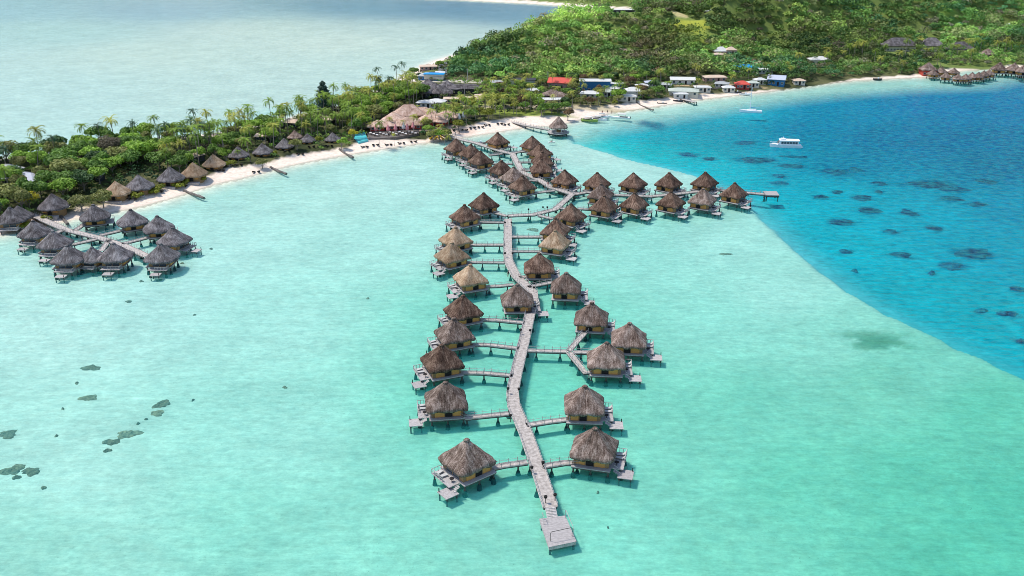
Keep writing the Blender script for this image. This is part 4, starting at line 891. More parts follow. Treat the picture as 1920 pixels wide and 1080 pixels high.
# resort pool, terrace, umbrellas
p = [G(x,y,2.15) for x,y in ((666,252),(684,248),(690,262),(672,266),(664,260))]; b = MB(); b.v += p+[(a,c,z-1.2) for a,c,z in p]; b.f += [(0,1,2,3,4)[::-1],(0,1,6,5),(1,2,7,6),(2,3,8,7),(3,4,9,8),(4,0,5,9)]
t = b.build('swimming_pool', M['pool_water']); tag(t,'small turquoise swimming pool left of the pink restaurant terrace','pool'); clear(677,262,13,8,10)
p = [G(x,y,2.1) for x,y in ((688,250),(700,243),(785,240),(785,250),(740,257),(692,260))]; b = MB(); b.v += p+[(a,c,z-1.6) for a,c,z in p]; b.f += [(5,4,3,2,1,0)]+[(i,(i+1)%6,6+(i+1)%6,6+i) for i in range(6)]
t = b.build('restaurant_terrace', M['rock']); tag(t,'stone edged restaurant terrace between the pink bar and the sand','terrace'); clear(735,255,52,14,8)
um = empty('closed_umbrella'); MB().tube([(0,0,0),(0,0,3.2)], .06, 6).build('pole', M['white'], um); MB().tube([(0,0,1.0),(0,0,1.5),(0,0,2.9),(0,0,3.1)], [.52,.62,.16,.03], 8).build('canopy', M['umbrella_pink'], um); UK = freeze(um)
for i,(x,y,c,l) in enumerate([(705,250,1,'pink folded umbrella at the left end of the restaurant terrace'),(728,251,1,'pink folded umbrella second from left on the terrace'),(742,250,1,'pink folded umbrella in front of the small palm on the terrace'),(757,247,0,'white folded umbrella between the pink ones'),(764,249,1,'pale pink folded umbrella right of the white one'),(775,246,1,'pink folded umbrella at the right end of the terrace'),
     (847,228,0,'white folded umbrella leftmost of three above the sand'),(861,228,0,'white folded umbrella in the middle of three above the sand'),(869,225,0,'white folded umbrella rightmost of three above the sand')]):
    g = G(x,y,2.1); place(UK,(g[0],g[1],2.1 if i<6 else gz(g[0],g[1])),0,1.35,l,'umbrella','folded umbrellas near the beach',mats={'canopy':M['umbrella_pink' if c else 'umbrella_white']}); clear(x,y,4,2,12)
tb = empty('terrace_table'); MB().tube([(0,0,.7),(0,0,.78)], .6, 10).build('table_top', M['umbrella_white'], tb); MB().tube([(0,0,0),(0,0,.7)], .07, 6).build('leg', M['dark'], tb); TK = freeze(tb)
ch = empty('terrace_chair'); MB().box(-.3,.3,-.3,.3,.35,.5).build('seat', M['dark'], ch); MB().box(-.3,.3,.22,.3,.5,1.05).build('backrest', M['dark'], ch)
for s in (-.25,.25):
    for q in (-.25,.25): MB().box(s-.04,s+.04,q-.04,q+.04,0,.35).build('leg', M['dark'], ch)
CK = freeze(ch)
for i in range(15):
    px = 695+i*6; py = 252+2*((i*7)%3)-i*.25; g = G(px,py,2.12)
    place(TK,(g[0],g[1],2.12),0,1,'small pale table on the stone restaurant terrace','table','tables on the restaurant terrace')
    for s in (-1,1): place(CK,(g[0]+s*1.0,g[1]+.1,2.12),s*1.4,1,'dark chair at a table on the stone restaurant terrace','chair','chairs on the restaurant terrace')
# sun loungers in pairs on the sand
lo = empty('sun_lounger'); MB().box(-.36,.36,-1.0,.45,.28,.38).build('seat', M['dark'], lo); b=MB(); b.add([(-.36,.45,.3),(.36,.45,.3),(.36,1.05,.85),(-.36,1.05,.85),(-.36,.45,.38),(.36,.45,.38),(.36,1.0,.93),(-.36,1.0,.93)],[(0,1,2,3),(7,6,5,4),(0,4,5,1),(1,5,6,2),(2,6,7,3),(3,7,4,0)]).build('backrest', M['dark'], lo)
for s in (-.3,.3):
    for q in (-.9,.4): MB().box(s-.04,s+.04,q-.04,q+.04,0,.28).build('leg', M['dark'], lo)
LO = freeze(lo)
LPX = [(684,273),(704,270),(729,268),(753,265),(775,262),(847,245),(871,243),(886,240),(901,238),(914,235),(937,232),(950,232),(584,279),(618,276),(563,289),(342,347),(380,335),(415,321),(448,311),(480,318),(538,287),(298,358),(248,372)]
where = ['left of the driftwood log','second pair right of the pool','third pair below the restaurant','fourth pair below the restaurant','fifth pair below the restaurant, by the sandy slope','under the trees right of the yellow kayaks','first pair on the open sand below the white umbrellas','second pair on the open sand below the white umbrellas','third pair on the open sand below the white umbrellas','fourth pair on the open sand below the white umbrellas','left pair at the foot of the narrow jetty','right pair at the foot of the narrow jetty','in front of the hut right of the olive tree','in front of the hut by the pool','under the olive tree on the beach','left of the second groyne','below the low sandy coloured hut','below the light tan hut','below the dark hut with the palm trunk','beside the round bush on the sand','below the hut left of the olive tree','among shrubs below the second grey hut','by the bushes at the beach bend']
for (px,py),wh in zip(LPX,where):
    x,y,_ = G(px,py,1.3); r0 = rng.uniform(-.4,.4)+pi
    for s,sd in ((-1,'left'),(1,'right')):
        xx = x+s*.85; place(LO,(xx,y+s*.3,gz(xx,y+s*.3)),r0+s*.25,1.1,f'{sd} dark lounger, {wh}','sun lounger','sun lounger pairs on the beach')
# groynes
def groyne(pts, label, w=.5, z0=.9, name='groyne', m='rock', cat='groyne'):
    P_ = [G(x,y,.2) for x,y in pts]; n = len(P_); b = MB(); ln = [(x,y,max(gz(x,y)+.15,.12)) for x,y,_ in P_]
    b.tube(ln, w, 7); r = random.Random(int(pts[0][0]))
    o = b.build(name, M[m]); 
    for v in o.data.vertices: v.co.x += r.uniform(-.18,.18); v.co.y += r.uniform(-.18,.18); v.co.z += r.uniform(-.12,.12)
    return tag(o,label,cat,'low dark groynes running into the lagoon' if name=='groyne' else None)
def sub(a, b_, n=8): return [(a[0]+(b_[0]-a[0])*i/n, a[1]+(b_[1]-a[1])*i/n) for i in range(n+1)]
groyne(sub((345,358),(383,371)),'dark groyne leftmost on the open beach'); groyne(sub((507,314),(537,326)),'dark groyne beside the round bush'); groyne(sub((637,283),(662,295)),'dark groyne below the yellow tree and pool')
groyne(sub((105,396),(127,420)),'dark groyne under the short jetty of the left cluster'); groyne(sub((814,246),(842,262)),'dark rock strip beside the start of the long jetty'); groyne(sub((1185,193),(1225,206)),'thin groyne on the beach left of the dock',.35)
groyne(sub((688,268),(719,265)),'long pale driftwood log on the sand',.22,name='driftwood',m='trunk',cat='log')
b = groyne([(1330,173),(1350,171),(1380,167),(1410,163),(1440,160)],'dark stone sea wall in front of the right bank houses',.8,name='sea_wall',cat='sea wall')
# docks at the right bank
jetty('dock', [(1268,181),(1285,187),(1304,191)], 2.2, 'small rocky dock in front of the sage roofed house', 'dock', z=.9, pstep=4, rails=(0,0))
for px,py,l,n_ in [(1125,219,'rough wooden mooring dock with boats tied up beside the gazebo',2)]:
    jetty('dock', [(1095,222),(1118,219),(1137,215)], 2.6, l, 'dock', z=.8, pstep=4, rails=(0,0))
# boats
def hull(L, W, H, n=9, bow=.5, z0=0):
    b = MB(); st = []
    for i in range(n+1):
        t = i/n; w = W/2*(1-max(0,(t-bow)/(1-bow))**2.0)*(.86+.14*min(1,t*4)); sheer = H*(1+.28*t*t)
        st.append([(L*(t-.5)-.0, -w, sheer),(L*(t-.5)-.25*t, -w*.72, 0+z0),(L*(t-.5)-.5*t, 0, -.35+z0),(L*(t-.5)-.25*t, w*.72, z0),(L*(t-.5), w, sheer)])
    for s in st: b.v += s
    for i in range(n):
        for k in range(4): a = i*5+k; b.f.append((a,a+5,a+6,a+1))
        b.f.append((i*5, i*5+4, i*5+9, i*5+5))
    b.f += [(0,1,2,3,4)[::-1], tuple(n*5+k for k in range(5))]; return b
x,y,_ = G(1472,275,.2); t = empty('ferry',(x,y,0),R(180-9)); tag(t,'white passenger ferry with a row of dark windows crossing the deep blue water','ferry')
s_ = 1.0; hull(12.8,3.9,1.15).build('hull', M['boat_white'], t)
b = MB(); b.add([(-5.2,-1.65,1.1),(3.4,-1.65,1.1),(3.4,1.65,1.1),(-5.2,1.65,1.1),(-5.0,-1.5,3.0),(2.3,-1.5,3.0),(2.3,1.5,3.0),(-5.0,1.5,3.0)],[(3,2,1,0),(4,5,6,7),(0,1,5,4),(1,2,6,5),(2,3,7,6),(3,0,4,7)]).build('cabin', M['boat_white'], t)
MB().box(-5.5,2.6,-1.9,1.9,3.0,3.15).build('cabin_roof', M['boat_white'], t)
for i in range(6):
    for sd in (1,-1): MB().box(-4.6+i*1.12,-3.75+i*1.12,min(sd*1.56,sd*1.66),max(sd*1.56,sd*1.66),1.75,2.6).build('window', M['glass'], t)
MB().add([(3.32,-1.3,1.7),(3.32,1.3,1.7),(2.62,1.2,2.8),(2.62,-1.2,2.8)],[(0,1,2,3)]).build('windscreen', M['glass'], t)
MB().tube([(1.0,0,3.15),(1.0,0,4.4)], .12, 6).build('mast', M['boat_white'], t); MB().box(.2,2.0,-.9,.9,3.153,3.7).build('wheelhouse', M['boat_white'], t)
b = MB(); b.tube([(3.2,-1.7,1.9),(5.3,-.9,2.05),(6.2,0,2.1),(5.3,.9,2.05),(3.2,1.7,1.9)], .05, 5); b.build('bow_rail', M['boat_white'], t)
MB().box(-6.9,-6.25,-1.2,1.2,.25,.45).build('swim_platform', M['boat_white'], t)
x,y,_ = G(1407,210,.2); t = empty('sailboat',(x,y,0),R(180-14)); tag(t,'white moored sailboat with a bare mast near the right shore','sailboat')
hull(10.8,3.2,1.0,bow=.35).build('hull', M['boat_white'], t); MB().add([(-2.8,-1.0,1.0),(1.8,-.8,1.1),(1.8,.8,1.1),(-2.8,1.0,1.0),(-2.6,-.8,1.65),(1.0,-.6,1.6),(1.0,.6,1.6),(-2.6,.8,1.65)],[(3,2,1,0),(4,5,6,7),(0,1,5,4),(1,2,6,5),(2,3,7,6),(3,0,4,7)]).build('cabin', M['boat_white'], t)
MB().tube([(.3,0,1.0),(.3,0,12.2)], [.20,.15], 6).build('mast', M['boat_white'], t); MB().tube([(.3,0,2.4),(-4.0,0,2.3)], .12, 6).build('boom', M['roof_blue'], t); MB().tube([(.3,0,12),(5.2,0,1.4)], .025, 4).build('forestay', M['rail'], t); MB().tube([(.3,0,12),(-5.1,0,1.2)], .025, 4).build('backstay', M['rail'], t)
MB().box(.25,.35,-1.0,1.0,7.5,7.56).build('spreader', M['boat_white'], t)
def boat(px, py, L, W, yaw, hm, label, roofm=None, H_=.7, cat='boat', name='motorboat'):
    x,y,_ = G(px,py,.2); t = empty(name,(x,y,0),R(yaw)); tag(t,label,cat,'small boats near the shore')
    hull(L,W,H_).build('hull', M[hm], t); MB().box(-L*.4,L*.15,-W*.36,W*.36,H_*1.0,H_*1.04+.02).build('cockpit', M['dark'], t)
    if roofm:
        MB().box(-L*.3,L*.1,-W*.42,W*.42,2.05,2.15).build('canopy', M[roofm], t)
        for a in (-L*.27,L*.07):
            for c in (-W*.36,W*.36): MB().tube([(a,c,.6),(a,c,2.05)], .05, 5).build('canopy_pole', M['rail'], t)
    else: MB().box(-L*.02,L*.1,-W*.25,W*.25,H_,H_+.7).build('console', M['boat_white'], t)
    MB().box(-L*.54,-L*.5,-.2,.2,.1,1.0).build('outboard', M['charcoal'], t)
boat(1106,226,8,2.6,-18,'hull_green','green hulled boat moored at the left end of the wooden dock','umbrella_white'); boat(1124,225,7.5,2.4,-8,'boat_white','white boat with a canopy beside the green hulled boat','roof_white'); boat(1131,220,7,2.4,10,'boat_white','white boat tucked behind the others at the dock','roof_grey')
boat(1162,221,9.5,3.0,168,'boat_white','larger white motorboat right of the dock','roof_white'); boat(1272,190,5,1.8,-10,'charcoal','small dark boat beside the rocky dock'); boat(1397,177,6,1.8,-15,'boat_white','little white boat at the sea wall'); boat(1382,174,5,1.8,-10,'charcoal','little dark boat at the sea wall')
boat(900,268,6,1.6,-8,'charcoal','narrow dark boat beside the far end of the jetty',name='canoe',H_=.4); boat(1242,194,5,1.6,4,'rock','low brown boat on the sand edge',H_=.4); boat(1646,149,5,1.8,-5,'charcoal','tiny dark boat close to the far right shore')
# yellow kayaks
ky = empty('kayak'); hull(3.6,.8,.32,bow=.5).build('hull', M['kayak_yellow'], ky); MB().box(-.6,.4,-.22,.22,.33,.37).build('seat', M['dark'], ky); KY = freeze(ky)
for i in range(7):
    g = G(809+i*3.4,256-(i%2)*2.2,1.2); place(KY,(g[0],g[1],gz(g[0],g[1])+.12),1.3+.12*i,1.1,'yellow kayak pulled up on the sand under the trees','kayak','yellow kayaks beside the start of the jetty')
clear(818,252,14,10,8)
# utility poles
for px,py,l in [(877,155,'tall pale utility pole behind the long shed'),(871,178,'short pale pole in front of the long shed'),(1027,160,'pale utility pole left of the red roof')]:
    x,y,_ = G(px,py,2); t = empty('utility_pole',(x,y,gz(x,y)-.2)); tag(t,l,'pole'); MB().tube([(0,0,0),(0,0,8)], [.2,.14], 7).build('pole', M['rail'], t); MB().box(-.9,.9,-.07,.07,7.3,7.45).build('crossarm', M['rail'], t)
# road
pr = [(831,141),(829,130),(831,122),(840,117)]; P_ = [np.array(G(x,y,2)[:2]) for x,y in pr]; b = MB()
for i,p_ in enumerate(P_):
    for s in (-2.6,2.6): b.v.append((p_[0]+s,p_[1],gz(p_[0]+s,p_[1])+.25))
b.f = [(2*i,2*i+1,2*i+3,2*i+2) for i in range(3)]; tag(b.build('road', M['asphalt']), kind='structure')
# people
def person(px, py, z, label, top, yaw=0, pose='stand'):
    x,y,_ = G(px,py,z); me = bpy.data.meshes.new('person')
    J = [(0,0,.92),(0,0,1.15),(0,0,1.42),(0,0,1.53),(0,0,1.70),(-.2,0,1.40),(-.27,.06,1.12),(-.26,.14,.88),(.2,0,1.40),(.27,-.06,1.12),(.26,-.12,.88),(-.1,.03,.88),(-.11,.12,.48),(-.11,.14,.05),(.1,-.03,.88),(.11,-.08,.48),(.11,-.2,.06),(-.11,.26,.03),(.11,-.06,.02)]
    E = [(0,1),(1,2),(2,3),(3,4),(2,5),(5,6),(6,7),(2,8),(8,9),(9,10),(0,11),(11,12),(12,13),(0,14),(14,15),(15,16),(13,17),(16,18)]
    Rr = [.15,.13,.15,.06,.11,.06,.045,.035,.06,.045,.035,.09,.065,.04,.09,.065,.04,.035,.035]
    if pose == 'sit':
        for i in (12,15): J[i] = (J[i][0], .42, .90)
        for i in (13,16): J[i] = (J[i][0], .80, .86)
        J[17] = (-.11,.84,.95); J[18] = (.11,.84,.95); J[6]=(-.34,.2,1.2); J[7]=(-.3,.42,1.22); J[9]=(.34,.2,1.2); J[10]=(.3,.42,1.22); J = [(a,b_,c-.78) for a,b_,c in J]
    me.from_pydata(J, E, []); me.materials.append(M['skin']); o = bpy.data.objects.new('person', me); COL.objects.link(o)
    sk = o.modifiers.new('skin','SKIN'); 
    for v,rr in zip(me.skin_vertices[0].data, Rr): v.radius = (rr,rr)
    me.skin_vertices[0].data[0].use_root = True
    o.modifiers.new('sub','SUBSURF').levels = 1
    o.location = (x,y,z); o.rotation_euler = (0,0,yaw); tag(o,label,'person')
    dz = -.78 if pose=='sit' else 0
    MB().tube([(0,0,.93+dz),(0,0,1.1+dz),(0,0,1.43+dz)], [.19,.17,.20], 9).build('shirt', M[top], o); MB().tube([(0,-.02,1.66+dz),(0,-.02,1.80+dz),(0,-.01,1.86+dz)], [.12,.12,.03], 8).build('hair', M['dark'], o)
    return x,y
person(1027.5,349.5,1.3,'guest in a red top walking on the jetty before the fork','cloth_red'); person(1022,354,1.3,'guest in a pale top walking beside the guest in red','umbrella_white',.6)
person(1035,349,1.3,'guest in dark clothes on the jetty next to the fork','charcoal'); person(984,322,1.3,'guest in white on the far bend of the jetty','umbrella_white'); person(953,541-22,1.3,'guest in dark clothes at the first bend of the jetty','charcoal',1)
x,y = person(1035,266,.28,'person seated paddling near the gazebo','charcoal',1.2,'sit'); t = hull(3.2,.75,.3).build('paddle_board', M['umbrella_white']); t.location=(x,y,0); t.rotation_euler=(0,0,.2); tag(t,'pale kayak under the lone paddler near the gazebo','kayak')
for px,py,l,c in [(1129,214,'person in red standing on the mooring dock','cloth_red'),(1139,213,'person in dark clothes at the beach end of the mooring dock','charcoal'),(1147,214,'person standing in the shallows left of the larger motorboat','charcoal'),(861,252,'person in dark clothes on the first metres of the jetty','charcoal'),(854,255,'person in pale clothes at the sand end of the jetty','umbrella_white')]:
    person(px,py,.9,l,c,rng.uniform(0,6))
# coral heads
gc = 'dark coral heads on the lagoon floor'
cm = [surf('coral_'+str(i), a, b_, 1.2, bump=.6, dist=.2, var=.2) for i,(a,b_) in enumerate([((.05,.06,.04),(.34,.31,.20)),((.0,.045,.12),(.004,.10,.22))])]
def coral(px, py, w, h, zb, label, m=0, grp=gc, up=.35):
    x,y,_ = G(px,py,zb); t = (CAM_H-zb)/(SP+(py-540)/FPX*CP); sx = w/2*t/FPX; th = math.atan2(CAM_H,y); sy = max(h/2*t/FPX/math.sin(th), .3)
    r = random.Random(int(px*7+py)); b = MB(); n = 26; R_ = 5; ph = [r.uniform(0,6) for _ in range(4)]
    b.v.append((0,0,up*1.0))
    for j in range(1,R_+1):
        for k in range(n):
            a = 2*pi*k/n; q = j/R_*(1+(r.uniform(-.13,.13) if j==R_ else 0)+.20*sin(2*a+ph[0])+.14*sin(3*a+ph[1])+.10*sin(5*a+ph[2])+.07*sin(9*a+ph[3]))
            b.v.append((sx*q*cos(a), sy*q*sin(a), up*(1-(j/R_)**2)*(.4+.9*r.random())-.15*(j==R_)))
    for k in range(n): b.f.append((0,1+k,1+(k+1)%n))
    for j in range(R_-1):
        for k in range(n): a=1+j*n+k; c=1+j*n+(k+1)%n; b.f.append((a,a+n,c+n,c))
    o = b.build('coral_head', cm[m], None, True); o.location=(x,y,zb); tag(o,label,'coral',grp)
for a in [(171,690,36,13,'dark coral patch upper left of the left lagoon'),(166,746,32,13,'dark coral patch below the upper left one'),(304,758,36,15,'upper of two round coral heads left of the bungalows'),(295,775,33,11,'lower flat coral head just under the upper round one'),(259,795,8,4,'small coral dot on the line between two coral pairs'),(274,787,7,3,'tiny coral dot nearest the round pair'),
          (241,814,42,20,'irregular two-lobed coral head in the middle chain'),(209,829,32,14,'oval coral head left of the two-lobed one'),(202,845,15,8,'small oval coral head at the lower end of the chain'),(15,814,40,15,'coral patch cut by the left edge of the photo'),(24,881,44,20,'reddish coral head at the lower left edge'),(59,884,34,17,'dark round coral head right of the reddish one'),(31,895,16,9,'small coral head below the reddish one'),(82,915,11,6,'lone small coral lump at the lower left'),
          (106,818,7,4,'tiny coral lump between the left edge patch and the chain'),(144,719,8,4,'tiny coral lump between the two upper left patches'),(362,751,6,4,'tiny coral lump right of the upper round head'),(118,767,6,3,'tiny coral lump left below the second patch'),(265,528,9,4,'small coral spot below the left cluster, left'),(299,526,12,5,'small coral spot below the left cluster, right'),(241,566,14,5,'faint coral spot in open water below the left cluster'),(396,467,8,3,'coral speck right of the left cluster'),(233,513,6,3,'coral speck under the front arc of the cluster'),(342,494,7,3,'coral speck right of the end bungalow'),(1360,477,24,4,'thin dark driftwood-like coral streak in the open right lagoon'),(1000,431,22,8,'green coral patch beside the straight jetty'),(1121,924,6,5,'coral dot below the nearest right bungalow'),(1140,990,5,4,'coral dot right of the near platform'),(690,560,5,3,'coral dot in the open lagoon left of the jetty'),(534,727,10,5,'faint coral dot in the open lagoon'),(365,591,6,3,'coral speck in the mid left lagoon')]:
    coral(a[0],a[1],a[2],a[3],-1.15,a[4])
gd = 'dark blue coral patches in the deep turquoise water'
for a in [(1580,417,52,14,'oval patch'),(1690,477,40,12,'small oval patch below it'),(1419,300,90,11,'long patch below the ferry'),(1484,311,50,9,'patch right under the ferry wake'),(1565,322,60,12,'elongated patch right of the ferry'),(1604,317,26,7,'small patch beside the elongated one'),(1461,330,32,7,'patch above the landing'),(1463,343,36,7,'patch just above the landing'),(1650,344,28,8,'small patch'),(1570,360,22,8,'small round patch'),(1539,369,30,8,'patch left of the round one'),(1617,371,54,11,'wide patch'),(1648,360,18,5,'tiny patch'),(1744,346,110,14,'largest long patch'),(1786,354,60,12,'patch joined to the largest one'),(1786,372,50,10,'patch below the largest one'),(1833,383,44,9,'patch at the tail of the chain'),(1630,394,46,14,'dark oval patch'),(1705,399,34,14,'dark round patch'),(1752,428,34,12,'oval patch on the right'),(1827,475,86,22,'big dark patch at the right'),(1785,498,50,18,'dark patch below the big one'),(1747,512,14,7,'small patch near the big one'),(1585,472,28,8,'patch near the reef edge'),(1670,434,34,8,'faint patch'),(1890,588,44,11,'patch near the right edge of the photo'),(1840,583,30,7,'faint patch near the right edge'),(1910,542,30,12,'dark patch cut by the right edge'),(1915,640,24,9,'lowest patch at the right edge'),(1603,508,12,6,'dot at the reef edge'),(1849,340,44,10,'faint patch at upper right'),(1225,238,56,9,'broad shadowy patch beside the moored boats'),(1290,290,40,8,'faint patch above the back row'),(1330,298,30,7,'faint patch right of the back row'),(1400,268,40,7,'faint patch left of the ferry')]:
    coral(a[0],a[1],a[2]*.8,a[3]*.75,-3.6,'dark blue coral '+a[4]+(' at photo left' if a[0]<1400 else ' in the bay'),1,gd,.6)
# ---------------- planting ----------------
pg = 'coconut palms on the peninsula'
for px,py,k,l in [(367,205,0,'tallest lone palm above the left palm grove'),(357,224,1,'leaning palm just left below the tallest lone palm'),(389,233,0,'palm right of the tallest lone palm'),(713,126,0,'tall palm leftmost of the group against the pale back lagoon'),(714,146,1,'lower palm under the leftmost tall palm by the back lagoon'),(723,147,0,'palm right of the lower palm by the back lagoon'),(743,124,0,'tall palm in the middle by the back lagoon'),(753,120,1,'tall palm at the right of the group by the back lagoon')]:
    plant(TALL[k],px,py,l,'palm tree',pg,1.0 if px<600 else 1.05,top=11.5 if px<600 else 12)
for px,py,l in [(99,258,'dark palm sticking out above the far left trees'),(246,230,'palm rising behind the maroon tree'),(185,235,'small palm left of the maroon tree top'),(310,233,'palm at the left of the palm skyline'),(296,243,'second palm at the left of the palm skyline'),(340,242,'palm between the skyline pair and the lone tall palm'),(3,278,'palm at the left edge skyline')]:
    plant(PALMS[3],px,py,l,'palm tree',pg,.85,mat='palm_dark',top=10)
for px,py,sc,mt,l in [(838,232,.6,'palm_olive','palm beside the white folded umbrellas'),(812,206,.8,'palm_olive','palm standing in front of the pink thatch roofs'),(738,243,.42,'palm_olive','small palm in front of the restaurant terrace'),(708,222,.85,'palm_green','palm left of the pink thatch village'),(775,218,.8,'palm_olive','palm in front of the bar roof'),(361,306,.45,'palm_olive','short palm growing over the low sandy coloured hut'),(445,283,.5,'palm_green','thin palm in front of the dark conical hut'),
   (924,190,.95,'palm_olive','bright palm with a white trunk above the sandy strip'),(910,182,.9,'palm_olive','palm behind the bright white trunk palm'),(969,193,.7,'palm_olive','palm with a white trunk left of the dense shrubs'),(851,196,.8,'palm_olive','yellowish palm by the sandy court'),(1169,160,.9,'palm_green','palm in front of the white annex')]:
    plant(PALMS[int(px)%5],px,py,l,'palm tree',pg,sc,mat=mt,top=[8,9,10.5,12,8.5][int(px)%5]*sc)
gt='named single trees of the peninsula'
plant(BIG,207,268,'big round maroon brown tree rising from the left trees','tree',gt,1.0,top=7)
plant(BIG,268,268,'big bright green tree right of the maroon one','tree',gt,.72,mat='leaf_bright',top=7)
plant(CONE,605,163,'dark blue green conical ironwood tree standing alone at the back shore','tree',gt,1.2,top=11)
plant(CONE,750,211,'greyish spiky tree behind the pink thatch village','tree',gt,.55,mat='leaf_maroon',top=3)
plant(TREES[2],52,374,'bright yellow round bush beside the grey conical hut','tree',gt,.85,mat='leaf_yellow',top=2.5)
plant(TREES[1],662,249,'vivid yellow tree beside the small pool','tree',gt,.85,mat='leaf_yellow',top=3)
plant(TREES[1],659,228,'yellow green tree above the vivid yellow one','tree',gt,.9,mat='leaf_lime',top=4)
plant(TREES[0],491,305,'round green bush standing on the open sand','tree',gt,.72,mat='leaf_olive',top=1.5,z=1.2)
plant(TREES[0],556,272,'olive green tree on the sand beside the conical huts','tree',gt,.8,mat='leaf_olive',top=2.5,z=1.4)
plant(TREES[1],640,265,'yellow green shrub at the sand edge right of the last hut','tree',gt,.85,mat='leaf_bright',top=2)
plant(TREES[1],598,265,'lime shrub between the last two huts','tree',gt,.7,mat='leaf_lime',top=1.5)
plant(TREES[2],150,372,'large olive bush in front of the tan hut, left','tree',gt,.95,mat='leaf_olive',top=3); plant(TREES[2],190,365,'large olive bush in front of the tan hut, right','tree',gt,.95,mat='leaf_olive',top=3); plant(TREES[0],145,335,'glossy green tree behind the olive bushes','tree',gt,1.0,mat='leaf_green',top=4)
plant(TREES[2],1160,178,'round green tree at the beach below the blue house','tree',gt,1.0,mat='leaf_bright',top=3); plant(TREES[2],1233,168,'round dark green tree on the beach right of the guest house','tree',gt,1.0,mat='leaf_green',top=3.5); plant(TREES[0],1035,200,'dark green tree pair at the sand, left','tree',gt,.9,mat='leaf_green',top=3); plant(TREES[0],1046,198,'dark green tree pair at the sand, right','tree',gt,.8,mat='leaf_green',top=3)
plant(TREES[1],1065,205,'rusty yellow tree at the sand','tree',gt,1.0,mat='leaf_rust',top=3.5); plant(TREES[1],1153,192,'yellow shrub at the tip of the green beach tree','tree',gt,.6,mat='leaf_lime',top=1)
plant(TREES[0],776,129,'round dark tree left of the blue awning','tree',gt,1.0,mat='leaf_green',top=4); plant(TREES[0],825,115,'bright green tree behind the pink house','tree',gt,.8,mat='leaf_bright',top=4)
plant(TREES[0],1727,85,'yellow green bush in front of the second lodge','tree',gt,.7,mat='leaf_lime',top=1.5); 
t_ = [(298,347,'lime shrub right of the second grey hut'),(290,352,'lime shrub left of the second grey hut'),(345,335,'lime shrub left of the low sandy hut'),(332,341,'lime shrub below the third grey hut'),(378,328,'lime shrub right of the low sandy hut'),(256,360,'low lime shrub at the beach bend'),(430,305,'lime shrub left of the dark hut'),(515,285,'lime shrub right of the dark hut behind the bush'),(87,398,'lime shrub below the first grey hut'),(40,412,'lime shrub at the start of the short jetty'),(735,136,'yellowish shrub on the back beach'),(812,147,'olive hedge in front of the blue awning'),(826,145,'olive hedge left of the road'),(70,345,'lime tree behind the yellow bush')]
for px,py,l in t_: plant(BUSH[int(px)%2],px,py,l,'shrub','shrubs at the sand edge',1.25,mat='leaf_olive' if 'olive' in l else 'leaf_lime',top=1)
for px,py,sc in [(752,226,.5),(790,228,.5),(801,233,.5),(812,235,.5),(824,234,.5),(694,232,.5),(700,215,.7),(796,222,.6),(822,228,.6),(832,232,.6),(730,222,.6),(780,200,.6)]:
    plant(PALMS[int(px)%5],px,py,'coconut palm crown crowding the pinkish thatch roofs of the resort village','palm tree','palms around the thatch village',sc,mat=['palm_olive','palm_green'][int(px)%2],top=[8,9,10.5,12,8.5][int(px)%5]*sc)
for px,py,sc,mt,l in [(812,246,.75,'leaf_olive','olive tree left of the group shading the yellow kayaks'),(824,245,.85,'leaf_bright','bright tree in the middle of the group shading the yellow kayaks'),(836,243,.75,'leaf_olive','olive tree right of the group shading the yellow kayaks'),(803,240,.7,'leaf_bright','bright tree behind the group by the yellow kayaks'),
   (1015,206,.9,'leaf_green','round green tree left of the pair at the sand'),(1088,190,.7,'leaf_olive','olive tree left of the mooring dock'),(1110,189,.7,'leaf_rust','rusty tree behind the mooring dock'),(1126,186,.75,'leaf_olive','olive tree right of the rusty one behind the dock'),(1205,176,.7,'leaf_olive','olive bush on the sand below the guest house')]:
    plant(TREES[int(px)%3],px,py,l,'tree','trees along the middle beach',sc,mat=mt,top=3*sc)
# dense grove
STRIP = LANDIN
def zone(poly_px_pts): return np.array([G(x,y,2)[:2] for x,y in poly_px_pts])
def scatter(poly, spacing, n_try, seed, avoid=True):
    r = np.random.default_rng(seed); lo_, hi_ = poly.min(0), poly.max(0); out = []; cell = {}
    for x,y in TREEXY: cell.setdefault((int(x//spacing),int(y//spacing)),[]).append((x,y,.6))
    P_ = r.uniform(lo_,hi_,(n_try,2)); ok = inside(P_[:,0],P_[:,1],poly)&inside(P_[:,0],P_[:,1],LANDIN); P_ = P_[ok]; H_ = ground_h(P_[:,0],P_[:,1])
    for (x,y),hz in zip(P_,H_):
        c = (int(x//spacing),int(y//spacing)); bad = False
        for i in (-1,0,1):
            for j in (-1,0,1):
                for a,b_,k in cell.get((c[0]+i,c[1]+j),()):
                    if (a-x)**2+(b_-y)**2 < (spacing*k)**2: bad = True
        if bad: continue
        if avoid:
            px,py = P(x,y,float(hz))
            if any(a<=px<=b_ and c0<=py<=d_ for a,b_,c0,d_ in KEEP): continue
            if any((x-a)**2+(y-b_)**2<28 for a,b_ in BH): continue
        cell.setdefault(c,[]).append((x,y,1)); out.append((x,y))
    TREEXY.extend(out); return out
NP, NT = [0], [0]
